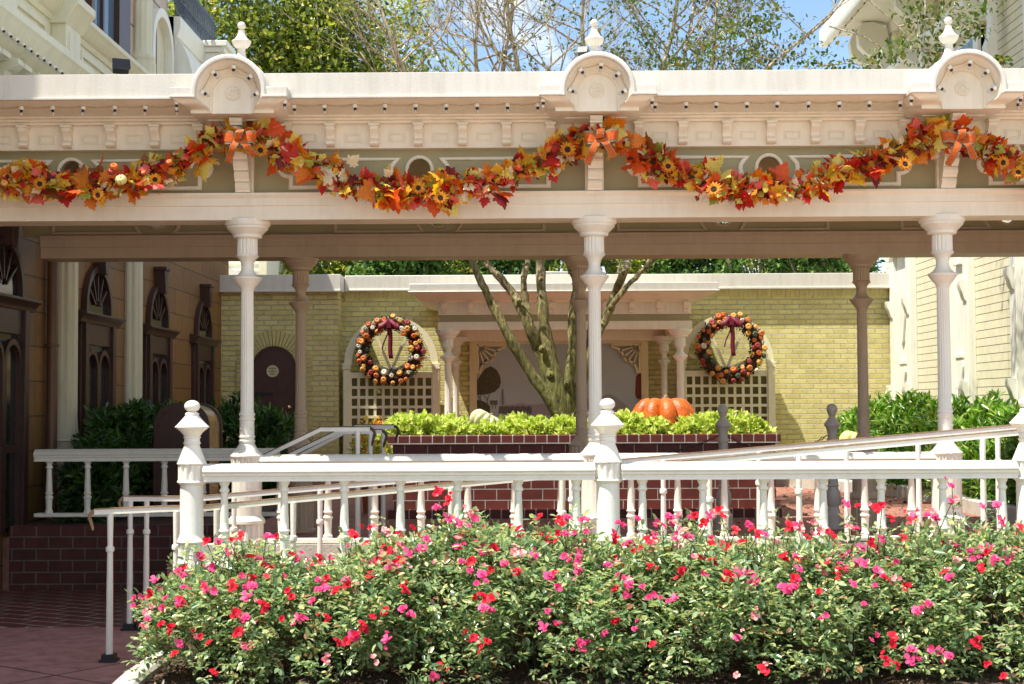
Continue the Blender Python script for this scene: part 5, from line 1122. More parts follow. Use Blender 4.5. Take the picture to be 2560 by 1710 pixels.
z8 = [(540,510),(600,550),(530,595),(690,590),(725,620),(745,660),(670,685),(600,660),(770,735),(650,760),(650,810),(905,740),(990,715),(170,705),(245,720),(75,740),(240,795),(300,795),(330,745),(400,705),(440,750),(480,765),(270,835),(85,845),(385,850),(455,815),(270,925),(210,900),(530,895),(985,945),(975,815),(1005,850),(1075,855),(795,810),(1105,640),(1210,660),(1250,650),(1340,660),(1200,735),(1240,740),(1300,735),(1360,735),(1300,815),(1330,840),(1540,685),(1520,755),(1640,660),(1700,775),(1780,695),(1830,680),(1880,640),(1930,650),(1860,740),(1920,755),(1895,930),(1320,940),(1205,1035),(755,1020),(1155,970),(910,900),(790,1085),(845,1095),(795,1145),(365,1060),(350,1155),(250,1170),(180,1200),(125,1240),(40,1330),(90,1300),(265,1330),(185,1420),(548,1465),(510,1530),(735,1315),(810,1340),(1145,1168),(1130,1258),(1320,1345),(1370,1340),(1465,1285),(1525,1230),(1625,1265),(1725,1350),(1735,1075),(1855,1100),(1520,1045)]
z9 = [(215,680),(250,640),(300,610),(320,640),(460,690),(395,715),(485,720),(690,690),(730,690),(825,680),(560,745),(520,735),(300,800),(345,810),(415,790),(435,795),(815,740),(790,760),(905,730),(930,750),(1060,720),(1205,770),(1010,580),(1070,590),(1200,580),(1170,600),(1250,650),(1385,655),(1360,660),(1450,635),(1490,620),(1500,660),(1585,470),(1585,555),(1765,590),(1840,575),(1850,650),(1870,690),(1940,700),(1970,705),(880,815),(950,800),(970,800),(980,855),(1050,820),(1100,825),(870,880),(870,910),(660,875),(745,865),(750,940),(715,985),(960,930),(965,965),(1000,930),(1060,895),(1110,905),(1170,940),(1050,1020),(1170,1030),(680,1040),(855,1060),(270,895),(360,965),(1330,1030),(1610,815),(1690,835),(1780,840),(1710,880),(1550,950),(1580,980),(1105,1135),(895,1190),(1400,1160),(1455,1125),(1170,1300),(1255,1350),(1360,1380),(1485,1375),(1720,1350),(1575,1410),(1365,1440),(405,1310),(550,1490),(400,1520),(1780,1460),(1875,1525),(500,1190),(1225,1435)]
pts_ = [(x/2.209, 1000+y/2.209) for x, y in z7]+[(850+x/2.209, 1000+y/2.209) for x, y in z8]+[(1660+x/2.209, 1000+y/2.209) for x, y in z9]
for k in range(110):                               # small heads along the top of the bushes
    x_ = random.uniform(-2.1, 3.1); z_ = float(np.interp(x_, topx, topz))+random.uniform(-.22, .07); pts_.append((1309+x_*F/8.8, 1014-z_*F/8.8-1.5))
stem_by = [[] for _ in ctr]; sprays = [[] for _ in ctr]; tts = np.linspace(.05, 1.7, 60); cnt = [0]*9
for k, (px, py) in enumerate(pts_):
    # where the line of sight meets the front skin of the bushes
    best = None; p0 = W(px, py, 8.6)
    ey, ez = rose_env(p0.x, tts)
    for y, z in zip(ey, ez):
        p = W(px, py, float(y)); d_ = abs(p.z-z)
        if best is None or d_ < best[0]: best = (d_, p, z)
    p = best[1] if best[0] < .05 else W(px, py, 8.78+random.uniform(-.12, .12))
    i = int(np.argmin([abs(p.x-c) for c in ctr])); e = bushes[i]
    kind = random.choices(('rose_red', 'rose_pink', 'rose_pale'), (.38, .53, .09))[0]; src = random.choice(BLM[kind])
    o = bpy.data.objects.new('rose_bloom', src); COL.objects.link(o); o.parent = e
    o.location = p*(1-.075/p.y)-origin(e)
    dn = Vector((random.uniform(-.6, .6), -random.uniform(.35, 1.1), random.uniform(.25, 1))).normalized()
    o.rotation_euler = dn.to_track_quat('Z', 'Y').to_euler(); s_ = random.uniform(.55, .92)*(.8 if kind == 'rose_pale' else 1); o.scale = (s_,)*3
    for q_ in range(random.choices((0, 1, 2), (.35, .4, .25))[0]):      # companions of the same cluster and buds
        o2 = bpy.data.objects.new('rose_bloom', random.choice(BLM[random.choices((kind, 'rose_pale'), (.7, .3))[0]])); COL.objects.link(o2); o2.parent = e
        o2.location = o.location+Vector((random.uniform(-.055, .055), random.uniform(-.03, .03), random.uniform(-.05, .045)))
        o2.rotation_euler = Vector((random.uniform(-.9, .9), -random.uniform(.1, 1.1), random.uniform(0, 1.2))).to_track_quat('Z', 'Y').to_euler(); s2 = random.choice((.35, .45, .6, .75)); o2.scale = (s2, s2, s2*random.uniform(.8, 1.5))
    zt = float(np.interp(p.x, topx, topz)); b = Vector((p.x+random.uniform(-.12, .12), 8.85, min(p.z-.12, zt-.12)))
    stem_by[i].append(([b, b.lerp(p, .55)+Vector((random.uniform(-.02, .02), -.01, 0)), p+Vector((0, -.02, -.005))], [.004, .0033, .0025]))
    for q_ in range(4 if p.z > zt-.02 else 2):
        t = random.uniform(.1, .75); sprays[i].append(tuple(b.lerp(p, t)))
def spray_leaves(P, A, size):
    """five-leaflet rose leaves: P base, A axis"""
    n = len(P); A = norm(A); sd_ = norm(np.cross(A, rng.normal(size=(n, 3))*.5+np.array([0, 0, 1.0]))); out = []
    for (u, sgn, l) in ((.35, 1, .8), (.35, -1, .8), (.75, 1, .95), (.75, -1, .95), (1.05, 0, 1.1)):
        pp = P+A*(u*size*1.5)[:, None]+sd_*(sgn*.05*size)[:, None]
        dd = A*(.55 if sgn else 1)+sd_*sgn*.9+rng.normal(size=(n, 3))*.22+np.array([0, 0, -.12])
        out.append(leaves(pp, dd, size*l*rng.uniform(.85, 1.15, n), jit=.35))
    return join(out)
for i, e in enumerate(bushes):
    n = 1800; x = ctr[i]+rng.uniform(-.42, .42, n); 
    if i == 0: x = np.maximum(x, -2.22+.12*rng.random(n)**2)
    t = rng.uniform(.02, 2.6, n); y, z = rose_env(x, t)
    depth = rng.random(n)**1.4*.45
    lp = lump(x, y, z); yc, zb = 8.92, -1.35; q_ = 1-depth+.13*lp-.05
    if i == 0:
        ex = np.clip((-1.95-x)/.3, 0, 1); q_ = q_*(1-.25*ex)
    y = yc+(y-yc)*q_; z = zb+(z-zb)*q_
    keep = (lp > -.75) | (rng.random(n) < .30); x, y, z, t = x[keep], y[keep], z[keep], t[keep]; n = len(x)
    A = np.stack([rng.normal(size=n)*.7, -np.cos(t)*.7+rng.normal(size=n)*.5, np.sin(t)*.35+.1+rng.normal(size=n)*.3], -1)
    P = np.stack([x, y, z], -1); shoots = []; sP = []; sA = []
    for k in range(17):                        # young shoots standing clear of the mass
        xx = ctr[i]+random.uniform(-.42, .42); tt = random.uniform(.35, 1.9); yy, zz = rose_env(np.array([xx]), np.array([tt])); b = Vector((xx, float(yy[0])+.06, float(zz[0])-.10))
        if i == 0 and xx < -2.1: continue
        d_ = Vector((random.gauss(0, .35), -.25*math.cos(tt)+random.gauss(0, .2), 1)).normalized(); p = b+d_*random.uniform(.14, .30); shoots.append([b, b.lerp(p, .5)+Vector((random.uniform(-.015, .015), 0, 0)), p])
        for q_ in (.45, .65, .85, 1.0): sP.append(tuple(b.lerp(p, q_))); sA.append((random.gauss(0, 1), random.gauss(-.3, .8), .5))
    P = np.concatenate([P, np.array(sP)]); A = np.concatenate([A, np.array(sA)])
    if sprays[i]: P = np.concatenate([P, np.array(sprays[i])]); A = np.concatenate([A, norm(rng.normal(size=(len(sprays[i]), 3))+np.array([0, -.5, .3]))])
    V, Fq = spray_leaves(P, A, rng.uniform(.030, .058, len(P)))
    npmesh('foliage', V, Fq, M['rose_leaf'], e)
    m_ = MB()
    for pts, rr_ in stem_by[i]: m_.tube(pts, rr_, 4)
    for pts in shoots: m_.tube(pts, [.004, .003, .0018], 4)
    for k in range(34):
        xx = ctr[i]+random.uniform(-.36, .36); tt = random.uniform(.3, 2.2); yy, zz = rose_env(np.array([xx]), np.array([tt])); b = Vector((ctr[i]+random.uniform(-.12, .12), 8.9+random.uniform(-.1, .1), -1.61)); p = Vector((xx, float(8.92+(yy[0]-8.92)*.93), float(zz[0]-.03)))
        m_.tube([b, b.lerp(p, .5)+Vector((random.uniform(-.05, .05), random.uniform(-.05, .05), .06)), p], [.007, .0055, .003], 5)
    m_.build('stems', M['rose_stem'], e)
# grass tuft in the mulch
p = W(1045, 1690, 8.15); e = empty('grass_tuft', (p.x, 8.15, -1.6), 'small tuft of pale grass blades in the mulch at the foot of the roses', 'grass tuft')
n = 60; V, Fq = leaves(np.array([[p.x, 8.15, -1.6]])+rng.normal(size=(n, 3))*np.array([.03, .03, .002]), rng.normal(size=(n, 3))*.5+np.array([0, 0, 1.0]), rng.uniform(.10, .22, n), shape=(np.array([(0,.02,0),(.5,.018,.02),(1,0,-.12),(.5,-.018,.02),(0,-.02,0)]), np.array([(0,1,3,4),(1,2,3,3)])[:1]))
M['grass'] = leafmat('grass_blade', [(0, (.10, .16, .05)), (1, (.28, .36, .16))], .5, .3, .3); tag(npmesh('blades', V, Fq, M['grass'], e), kind='stuff')
# ================================================================== garland
half = [(0,0),(-.10,.10),(-.16,.26),(.02,.27),(.0,.36),(.10,.52),(.20,.42),(.30,.56),(.44,.58),(.42,.40),(.50,.32),(.60,.36),(.64,.26),(.74,.27),(.74,.15),(.86,.11),(1.0,0)]
out_ = [(x, y) for x, y in half]+[(x, -y) for x, y in half[-2:0:-1]]
mv = [(.36, 0, .02)]+[(x, y*.95, -.20*((x-.4)**2+y*y)-.05*abs(y)+.04*math.sin(9*x)) for x, y in out_]; nmv = len(out_)
MAPLE = (np.array(mv), np.array([(0, 1+k, 1+(k+1) % nmv) for k in range(nmv)]))
gd = [(-240,335),(-185,305),(-140,330),(-95,365),(-55,398),(0,418),(60,415),(120,420),(190,420),(260,420),(330,405),(400,385),(450,350),(500,320),(560,303),(610,320),(650,345),(700,370),(750,395),(800,415),(860,430),(930,440),(1000,435),(1060,420),(1120,420),(1180,400),(1240,370),(1290,340),(1330,320),(1372,305),(1410,320),(1460,350),(1510,370),(1560,395),(1620,420),(1690,435),(1760,435),(1830,430),(1900,405),(1960,385),(2020,365),(2070,335),(2130,312),(2200,305),(2240,335),(2290,360),(2347,385),(2420,415),(2500,430),(2580,432),(2660,425),(2740,400),(2820,365),(2900,330),(2960,305)]
GY = 10.80
def gpt(s_):
    xs = [a for a, b in gd]; return W(s_*D, np.interp(s_, xs, [b for a, b in gd])*D, GY)
def sunflower():
    m_ = MB(); m_.mi = 0
    for rg, (k, L_, el) in enumerate(((15, 1.0, .12), (12, .82, .35))):
        for j in range(k):
            a = 2*PI*(j+.5*rg)/k+rng.normal()*.08; ca, sa = math.cos(a), math.sin(a); w_ = .15
            pts = [(u*L_*math.cos(el), v*w_, u*L_*math.sin(el)+.02*(1-v*v)-.12*u*u) for u, v in ((.2, .5), (.6, 1), (1.0, .05), (.6, -1), (.2, -.5))]
            m_.add([(ca*x-sa*y, sa*x+ca*y, z) for x, y, z in pts], [(0,1,2,3,4)])
    m_.mi = 1; m_.lathe([(.34, .0), (.36, .08), (.30, .17), (.18, .19), (.10, .15), (.01, .13)], (0, 0), 14)
    m_.v = [(v[0]*.085, v[1]*.085, v[2]*.085) for v in m_.v]
    me = bpy.data.meshes.new('sunflower'); me.from_pydata(m_.v, [], m_.f); me.materials.append(M['sunpetal']); me.materials.append(M['suncore']); me.polygons.foreach_set('material_index', m_.m); return me
SUN = [sunflower() for _ in range(2)]
SF = [(98,450),(290+10,470),(598,440),(930,450),(965,475),(900,465),(1300,348),(1290,385),(620,480),(1505,395),(1490,380),(1640,455),(1870,430),(2090,370),(2110,400),(2310,365),(2325,395),(2290,345)]
sunpx = [(100,1210),(640,1275),(440,1170),(985,1180)]     # zoom-1 coordinates
SUNP = [(x/2.609, y/2.609) for x, y in ((260,1200),(640,1270),(1010,1170),(1700,980))]+[(850+x/2.609, y/2.609) for x, y in ((510,1225),(655,1290),(1485,975),(2140,1085))]+[(1660+x/2.609, y/2.609) for x, y in ((325,1235),(1570,1070),(2210,1060),(2310,1125))]
GOURD = [(x/2.609, y/2.609, k, s_) for x, y, k, s_ in ((795,1190,'pk_yellow',1.3),(745,1100,'pk_orange',1.0),(730,1130,'pk_red',.9),(30,1205,'pk_gold',.8),(940,1135,'pk_amber',.6),(1110,1070,'pk_orange',.8))]
def garland(a, b, label):
    n = 40; c = [gpt(a+(b-a)*k/n) for k in range(n+1)]; mid = c[n//2]
    e = empty('leaf_garland', mid, label, 'garland', 'autumn leaf garlands along the walkway')
    m_ = MB(); m_.tube([p+Vector((random.uniform(-.01, .01), .03+random.uniform(-.01, .01), 0)) for p in c], .032, 6)
    for k in range(60):
        p = gpt(random.uniform(a, b)); d_ = Vector((random.gauss(0, 1), random.gauss(0, .5), random.gauss(0, 1))).normalized()*random.uniform(.07, .16); m_.tube([p, p+d_*.6+Vector((0, -.01, .01)), p+d_], [.004, .003, .002], 4)
    m_.build('vine', M['vine'], e)
    L_ = (c[-1]-c[0]).length; N = int(L_*330); ss = rng.uniform(a, b, N); C_ = np.array([tuple(gpt(s_)) for s_ in ss])
    th = rng.uniform(0, 2*PI, N); rad = (.022+.062*rng.random(N)**.8)*(1+.35*np.sin(ss*.05+a)+.2*np.sin(ss*.13))
    O = np.stack([rng.normal(size=N)*.03, -np.abs(np.cos(th))*rad*1.15+.03, np.sin(th)*rad*1.15], -1); P = C_+O
    dirs = norm(O)*.8+rng.normal(size=(N, 3))*.65+np.array([0, -.2, -.1]); size = rng.uniform(.042, .088, N); big = rng.random(N) < .15; size[big] *= 2.0
    fac = norm(np.array([0, -1.0, .5])+rng.normal(size=(N, 3))*.85)
    V, Fq = leaves(P, dirs-fac*(dirs*fac).sum(1)[:, None]*.75, size, up=fac, shape=MAPLE); npmesh('leaves', V, Fq, M['autumn'], e)
    for px, py in SUNP:
        s_ = px/D
        if a <= s_ < b:
            p = W(px, py, GY-.15); o = bpy.data.objects.new('sunflower', random.choice(SUN)); COL.objects.link(o); o.parent = e; o.location = p-origin(e)
            o.rotation_euler = Vector((random.uniform(-.35, .35), -1, random.uniform(-.3, .35))).to_track_quat('Z', 'Y').to_euler(); s2 = random.uniform(.62, .82); o.scale = (s2,)*3
    for px, py, k, s2 in GOURD:
        if a <= px/D < b:
            p = W(px, py, GY-.14); g_ = pumpkin_mesh(8, .034*s2, .026*s2, .18).build('gourd', [M[k], M['pstem']], e, ang=60, local=True); g_.location = p-origin(e); g_.rotation_euler = (.9, random.uniform(-.5, .5), 0)
    return e
garland(-185, 560, 'autumn leaf garland swag left of the left bow, with small pale gourds')
garland(560, 1372, 'autumn leaf garland swag between the left and the middle bow')
garland(1372, 2200, 'autumn leaf garland swag between the middle and the right bow')
garland(2200, 2950, 'autumn leaf garland swag right of the right bow, cut off by the frame')
# --- bows
def bow(px, py, rz_, label):
    p = W(px, py, GY-.215); e = empty('ribbon_bow', p, label, 'bow', 'orange ribbon bows on the walkway')
    def ribbon(pts, wd, nm, twist=None):
        """pts local centre line; width along local width vector"""
        n = len(pts); m_ = MB(); jt = [Vector((random.gauss(0, .0025), random.gauss(0, .004), random.gauss(0, .003))) for _ in range(n+1)]
        for mi, (w0, w1, off_) in enumerate(((-.68, .68, .0025), (-1, 1, 0))):
            vs = []; m_.mi = mi
            for i, (q_, wv) in enumerate(pts):
                q_ = Vector(q_)*.82+jt[i]; wv = Vector(wv).normalized(); t = (Vector(pts[min(i+1, n-1)][0])-Vector(pts[max(i-1, 0)][0])+Vector((0, 1e-6, 0))).normalized(); nn = t.cross(wv)
                for sgn in (1, -1):
                    for w_ in (w0, w1): vs.append(q_+wv*w_*wd+nn*off_*sgn*(1 if mi == 0 else .4))
            m_.add(vs, [(4*i, 4*i+1, 4*i+5, 4*i+4) for i in range(n-1)]+[(4*i+2, 4*i+6, 4*i+7, 4*i+3) for i in range(n-1)])
        m_.build(nm, [M['orange'], M['burlap']], e, ang=70, local=True)
    for sgn, tilt in ((-1, -.18+rz_), (1, .12+rz_)):
        L_ = random.uniform(.13, .17); pts = []
        for k in range(13):
            a = -PI+2*PI*k/12; u = .5+.5*math.cos(a); x = sgn*L_*u; y = -.055*math.sin(a)*(.4+u*.6)-.02
            z = x*math.tan(tilt)*sgn*sgn; pts.append(((x, y, z+.01*math.sin(a)), (-math.sin(tilt)*sgn*0+.15*sgn, .1, 1)))
        ribbon(pts, random.uniform(.044, .054), 'loop')
    ribbon([((.0+.045*math.sin(a)*.2, -.055-.035*math.cos(a), .045+.045*math.sin(a)), (1, 0, .12)) for a in np.linspace(-PI, PI, 12)], .030, 'knot')
    for sgn, L_, sp in ((-1, random.uniform(.20, .25), .10), (1, random.uniform(.14, .20), .12)):
        ribbon([((sgn*(.01+sp*t**.8), -.05-.03*math.sin(t*5), -.0-L_*t), (1, .35*sgn*math.sin(t*4), .35*sgn)) for t in np.linspace(0, 1, 9)], .028, 'tail')
    return e
bow(602, 352, .06, 'orange and burlap bow on the left column bracket')
bow(1499, 350, .10, 'orange and burlap bow on the middle column bracket')
bow(2398, 352, -.05, 'orange and burlap bow on the right column bracket')
# ================================================================== wreaths
GM = {k: pumpkin_mesh(9, .055, .040, .2, True, 36) for k in ('pk_orange', 'pk_gold', 'pk_amber', 'pk_red', 'pk_white', 'pk_green')}
GME = {}
for k, m_ in GM.items():
    o = m_.build('mini_pumpkin', [M[k], M['pstem']], None, ang=60); GME[k] = o.data; bpy.data.objects.remove(o)
def wreath(px, py, label):
    Yw = 22.95; c = W(px, py, Yw); e = empty('pumpkin_wreath', c, label, 'wreath', 'mini pumpkin wreaths on the trellises')
    Rm, rm = .435, .115; n = 2600; a = rng.uniform(0, 2*PI, n); b = rng.uniform(0, 2*PI, n); rr_ = rm*(.7+.35*rng.random(n))
    P = np.stack([(Rm+rr_*np.cos(b))*np.cos(a), -rr_*np.sin(b)*.75, (Rm+rr_*np.cos(b))*np.sin(a)], -1)+np.array(c)
    V, Fq = leaves(P, rng.normal(size=(n, 3)), rng.uniform(.025, .05, n)); npmesh('moss', V, Fq, M['moss'], e)
    m_ = MB(); m_.tube([(c.x+Rm*math.cos(t), Yw, c.z+Rm*math.sin(t)) for t in np.linspace(0, 2*PI, 33)], rm*.72, 8, cap=False); m_.build('ring', M['vine'], e)
    for row, (rq, k, off_) in enumerate(((Rm+.07, 25, 0), (Rm-.06, 17, .1), (Rm+.005, 22, .05))):
        for j in range(k):
            t = 2*PI*(j+off_+random.uniform(-.28, .28))/k
            if row == 2 and random.random() < .35: continue
            mesh = GME[random.choices(list(GME), (.15, .25, .20, .18, .15, .07))[0]]; o = bpy.data.objects.new('mini_pumpkin', mesh); COL.objects.link(o); o.parent = e
            rq2 = rq+random.uniform(-.02, .03); o.location = (rq2*math.cos(t), -.085-(.02 if row == 2 else 0), rq2*math.sin(t))
            s_ = random.uniform(.65, 1.05); o.scale = (s_,)*3
            o.rotation_euler = Vector((math.cos(t)*(.45 if row == 0 else -.3 if row == 1 else 0)+random.uniform(-.3, .3), -1, math.sin(t)*(.45 if row == 0 else -.3 if row == 1 else 0)+random.uniform(-.3, .3))).to_track_quat('Z', 'Y').to_euler()
    m_ = MB()
    for sgn in (-1, 1):
        vs = []
        for i in range(9):
            t = i/8; x = sgn*(.02+.20*math.sin(PI*t*.5)) if False else sgn*.21*math.sin(PI*t)*(.6+.4*t); z = .40+.05*math.cos(PI*2*t)*(1 if t < .5 else .6)-.03*t
            vs += [(c.x+x, Yw-.17-.05*math.sin(PI*t), c.z+z+.055), (c.x+x*1.05, Yw-.20-.05*math.sin(PI*t), c.z+z-.05)]
        m_.add(vs, [(2*i, 2*i+1, 2*i+3, 2*i+2) for i in range(8)])
    m_.obox((c.x, Yw-.21, c.z+.40), (.035, 0, 0), (0, .02, 0), (0, 0, .045))
    for dx_, L_, wd in ((.03, .50, .035), (-.09, .36, .010)):
        vs = []
        for i in range(10):
            t = i/9; vs += [(c.x+dx_*t*1.2-wd+.01*math.sin(6*t), Yw-.19, c.z+.37-L_*t), (c.x+dx_*t*1.2+wd+.01*math.sin(6*t), Yw-.18, c.z+.37-L_*t)]
        m_.add(vs, [(2*i, 2*i+1, 2*i+3, 2*i+2) for i in range(9)])
    o = m_.build('ribbon', M['velvet'], e, ang=60); sl = o.modifiers.new('thick', 'SOLIDIFY'); sl.thickness = .006
wreath(975.5, 877, 'wreath of small pumpkins with crimson bow on the left trellis')
wreath(1825, 870, 'wreath of small pumpkins with crimson bow on the right trellis')
# ================================================================== crape myrtle in the planter
TY = 16.7
e = empty('crape_myrtle', (W(1400, 1080, TY).x, TY, pz-.08), 'multi-stemmed crape myrtle with mossy trunks and pale bare upper branches in the planter', 'tree')
def tp(x, y, Y=TY): return W(x*D, y*D, Y)
trunks = [([(1288,960),(1270,930),(1215,850),(1165,770),(1130,700),(1105,650),(1078,590),(1048,505),(1010,400),(960,250),(905,110),(850,-40)], [.13,.10,.085,.078,.068,.06,.055,.05,.045,.04,.034,.025], -.10),
 ([(1285,955),(1265,880),(1235,800),(1205,730),(1175,672),(1140,630),(1105,590),(1075,540),(1080,420),(1100,260),(1090,100),(1110,-60)], [.13,.12,.10,.085,.07,.06,.055,.05,.042,.036,.03,.022], .05),
 ([(1290,955),(1272,880),(1255,800),(1245,720),(1240,650),(1238,590),(1230,480),(1205,330),(1190,180),(1165,40),(1150,-60)], [.15,.14,.115,.09,.078,.072,.062,.052,.044,.036,.03], 0),
 ([(1300,955),(1305,880),(1312,800),(1312,720),(1320,650),(1300,590),(1290,480),(1310,330),(1340,180),(1335,40),(1350,-60)], [.11,.09,.075,.07,.06,.052,.046,.04,.034,.028,.022], .12),
 ([(1205+10,740),(1205,690),(1200,640),(1210,590),(1205,480),(1160,340),(1150,180),(1175,20),(1160,-60)], [.055,.055,.052,.05,.046,.04,.034,.028,.02], .22),
 ([(1310,955),(1335,870),(1362,790),(1392,720),(1412,665),(1432,620),(1440,590),(1452,500),(1480,380),(1500,220),(1540,80),(1560,-60)], [.10,.085,.07,.068,.066,.062,.058,.05,.044,.038,.032,.024], .10),
 ([(1400,700),(1440,655),(1470,622),(1500,590),(1560,500),(1600,380),(1625,220),(1640,60),(1650,-60)], [.048,.042,.038,.036,.034,.032,.028,.024,.018], .02),
 ([(1305,945),(1325,900),(1345,840),(1352,760),(1360,640),(1400,500),(1440,380),(1530,250),(1570,120),(1600,-40)], [.07,.058,.05,.045,.042,.038,.036,.03,.026,.02], .3),
 ([(1480,612),(1560,450),(1640,330),(1720,200),(1800,120),(1900,40),(1960,-40)], [.03,.03,.028,.026,.024,.02,.015], -.1)]
tm = MB(); bm_ = MB(); tips = []
def wob(p, s): return p+Vector((random.uniform(-s, s), random.uniform(-s, s), random.uniform(-s, s)))
def branch(p, d, L, r, lev):
    n = 6; pts = [p]; rr = [r]; dd = d.normalized()
    for k in range(n):
        dd = (dd+Vector((random.gauss(0, .12), random.gauss(0, .12), random.gauss(.03, .09)))).normalized(); pts.append(pts[-1]+dd*L/n); rr.append(r*(1-.6*(k+1)/n))
    bm_.tube(pts, rr, 5 if lev else 6)
    for k in (2, 3, 4, 5):
        if lev < 3 and random.random() < (.8 if lev < 2 else .7):
            ax = Vector((random.gauss(0, 1), random.gauss(0, 1), random.gauss(0, .6))).normalized(); nd_ = (dd+ax*random.uniform(.4, .85)).normalized(); branch(pts[k], nd_, L*random.uniform(.45, .75), rr[k]*.7, lev+1)
    if lev >= 1: tips.append((pts[-1], dd, lev)); 
    if lev >= 2: tips.append((pts[3], dd, lev))
for ti, (pp, rr_, dy) in enumerate(trunks):
    pts = []
    for k, (x, y) in enumerate(pp):
        Y_ = TY+dy*min(1, k/3)+ (k/len(pp))*random.uniform(-.3, .5); pts.append(tp(x, y, Y_))
    n = len(pts); sp2 = sm([tuple(p) for p in pts], 4); rs = [q_*(.74 if q_ < .10 else .82) for q_ in np.interp(np.linspace(0, n-1, len(sp2)), range(n), rr_)]
    rs = [r_*(1+.09*math.sin(i*1.3+ti*2)+.05*math.sin(i*3.1+ti)+random.uniform(-.05, .05)) for i, r_ in enumerate(rs)]
    tm.tube([wob(p, .006) for p in sp2], rs, 12)
    for i, p in enumerate(sp2):
        if p.z > 1.9:
            for q_ in range(1):
                side = Vector((random.choice((-1, 1))*random.uniform(.4, 1), random.uniform(-.7, .7), random.uniform(.3, .9))); branch(p, side, random.uniform(.7, 1.5), rs[i]*.55, 0)
for (x, y, r_) in ((1243,800,.03),(1262,860,.035),(1152,738,.024),(1190,690,.026),(1240,640,.02),(1318,690,.024),(1400,705,.026),(1300,880,.03),(1220,852,.026),(1430,622,.02)):
    q_ = tp(x, y, TY-.06); tm.lathe([(r_*1.5, -.5*r_), (r_*1.2, .1*r_), (r_*.8, .7*r_), (r_*.35, .9*r_), (r_*.2, .5*r_)], (0, 0), 9)
    for j in range(len(tm.v)-45, len(tm.v)): vx = Vector(tm.v[j]); tm.v[j] = (q_.x+vx.x, q_.y-vx.z*1.6, q_.z+vx.y*1.2)
tm.lathe([(.23, -.02), (.19, .05), (.155, .14), (.12, .26)], (tp(1292, 950).x, TY+.03), 14, zoff=pz-.06)
tk = tm.build('trunk', M['bark'], e, ang=60); bm_.build('branches', M['bark'], e, ang=60)
P = np.array([tuple(t[0]) for t in tips]); Dd = np.array([tuple(t[1]) for t in tips])
right = np.clip((P[:, 0]+1.0)/3.5, .12, 1)
rep = np.where(rng.random(len(P)) < right*.30, 5, 0); Pr = np.repeat(P, rep, 0); Dr = np.repeat(Dd, rep, 0); n = len(Pr)
V, Fq = leaves(Pr+rng.normal(size=(n, 3))*.05-Dr*rng.uniform(0, .2, n)[:, None], Dr*.4+rng.normal(size=(n, 3)), rng.uniform(.04, .075, n)); ll = [(V, Fq)]
for (x, y, s_) in ((2080,100,.16),(2110,50,.16),(2170,60,.15),(2190,20,.16),(2130,130,.12),(2230,70,.12),(2040,120,.12),(2000,150,.14),(1930,150,.14),(1860,150,.16),(1700,130,.16),(1640,110,.14),(1750,60,.12),(1680,60,.12),(2100,20,.14),(2250,20,.12),(2160,100,.10),(1560,145,.12),(2290,140,.06)):
    c = tp(x, y, TY-.5); k = 60; ll.append(leaves(np.array(c)+rng.normal(size=(k, 3))*s_*np.array([.8, .8, .55]), rng.normal(size=(k, 3))+np.array([0, 0, -.2]), rng.uniform(.05, .085, k)))
V, Fq = join(ll); npmesh('leaves', V, Fq, M['myrtle_leaf'], e)
tw = MB()
for (a, b_) in (((1960,-30),(2060,60)),((2060,60),(2090,110)),((2060,60),(2180,40)),((2180,40),(2240,80)),((1900,60),(2040,120)),((2110,-40),(2100,170)),((2120,-20),(2115,150)),((1720,200),(1880,150)),((1880,150),(2010,150)),((2180,40),(2190,-40)),((1640,60),(1700,130)),((2090,110),(2160,125))):
    a_, c_ = tp(*a, TY-.45), tp(*b_, TY-.5); tw.tube([a_, wob(a_.lerp(c_, .5), .04), c_], [.010, .008, .005], 5)
tw.build('twigs', M['pbark'], e)
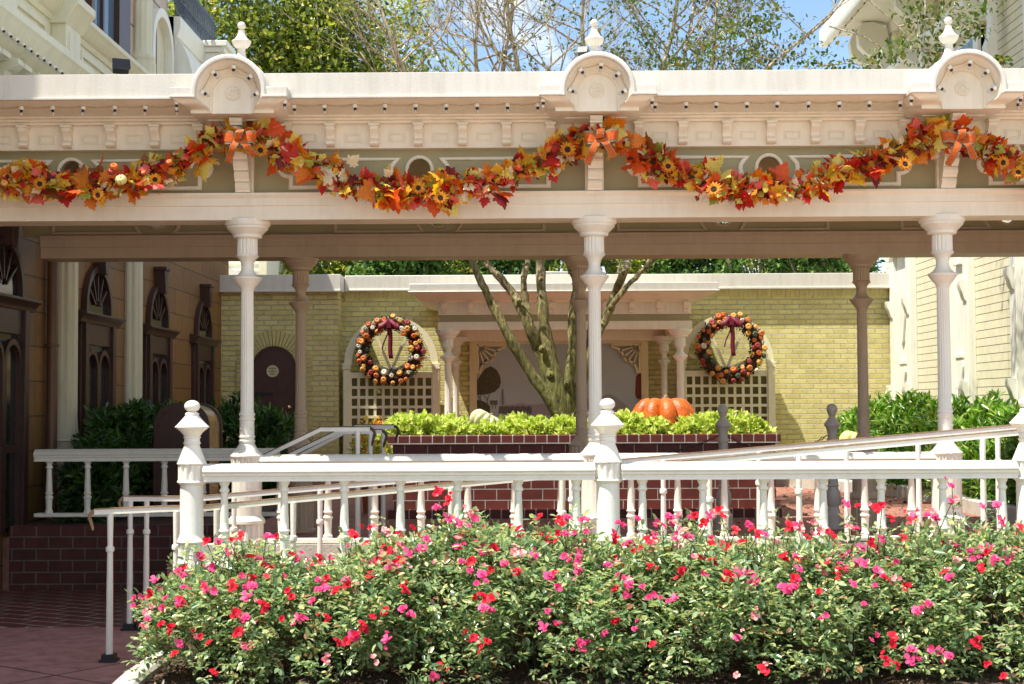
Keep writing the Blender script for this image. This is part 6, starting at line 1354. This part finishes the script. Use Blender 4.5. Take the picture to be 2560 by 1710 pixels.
# ================================================================== background trees
def crown(c, rad, n, size, nl=40, shape=LEAF, dens=.5):
    ps = []; d_ = rdir(nl); cs = np.array(c)+d_*np.array(rad)*(rng.uniform(.35, .95, nl))[:, None]
    k = n//nl
    for q_ in cs:
        rr_ = np.array(rad)*rng.uniform(.22, .36); dd = rdir(k); ps.append((q_+dd*rr_*(rng.uniform(.4, 1.05, k))[:, None], dd))
    P = np.concatenate([a for a, b in ps]); Dd = np.concatenate([b for a, b in ps]); m_ = len(P)
    return leaves(P, Dd*.6+rng.normal(size=(m_, 3))*.6+np.array([0, 0, .1]), size*rng.uniform(.7, 1.2, m_), shape=shape), cs
def tree(name, px, y, ztop, rad, n, size, mat, label, group, nl=40, trunk=.16, bare=0):
    x = W(px, 700, y).x; c = (x, y, ztop-rad[2]); e = empty(name, (x, y, -1.7), label, 'tree', group)
    (V, Fq), cs = crown(c, rad, n, size, nl); npmesh('crown', V, Fq, M[mat], e)
    m_ = MB(); m_.tube([(x, y, -1.7), (x+.1, y, c[2]*.4-.6), (x, y, c[2])], [trunk, trunk*.8, trunk*.5], 9)
    for q_ in cs[:18]: p = Vector(q_); b = Vector((x, y, c[2]-rad[2]*.5)); m_.tube([b, b.lerp(p, .5)+Vector((0, 0, .2)), p], [trunk*.4, trunk*.25, trunk*.08], 6)
    for k in range(bare):
        q_ = Vector(cs[k % len(cs)]); d2 = Vector((random.gauss(0, 1), -.6, random.gauss(.3, .6))).normalized(); m_.tube([q_, q_+d2*.8, q_+d2*1.5+Vector((0, 0, .3))], [.035, .022, .006], 5)
    m_.build('trunk', M['pbark'], e)
    return e
tree('evergreen_tree', 560, 33, 12.2, (2.5, 2.2, 5.2), 34000, .15, 'ever_leaf', 'tall broadleaf evergreen behind the left finial, left part dense and dark', 'evergreens behind the walkway', 130)
tree('evergreen_tree', 840, 34, 11.2, (2.6, 2.2, 4.7), 30000, .15, 'ever_leaf', 'broadleaf evergreen right of the left finial with yellowish sunlit leaves', 'evergreens behind the walkway', 120, bare=24)
tree('evergreen_tree', 1090, 36, 9.6, (1.6, 1.6, 4.0), 9000, .15, 'ever_leaf', 'thin sparse evergreen behind the bare branches left of the middle finial', 'evergreens behind the walkway', 60, bare=20)
bt = [(760,30,4.3),(880,32,4.6),(1010,30,4.4),(1130,33,4.9),(1260,31,4.6),(1390,33,4.8),(1520,30,4.6),(1650,32,5.0),(1780,31,4.7),(1900,33,5.0),(2010,31,4.9),(2110,33,5.0),(640,31,4.6)]
BT = ['behind the left end of the canopy roof', 'above the left trellis', 'left of the leaning trunks', 'just behind the leftmost leaning trunk', 'behind the upright middle trunks', 'behind the middle columns', 'behind the right leaning trunks', 'above the right end of the canopy', 'above the right trellis', 'left of the pale roof vent', 'behind the pale roof vent', 'beside the pale brick building', 'behind the left back column']
for i, (px, y, zt) in enumerate(bt): tree('background_tree', px, y, zt, (1.15, 1.0, 2.0), 6000, .15, 'far_leaf' if i % 3 else 'ever_leaf', 'green tree crown seen over the yellow building '+BT[i], 'trees beyond the yellow building', 26, .12, 5 if i in (8, 9, 10) else 0)
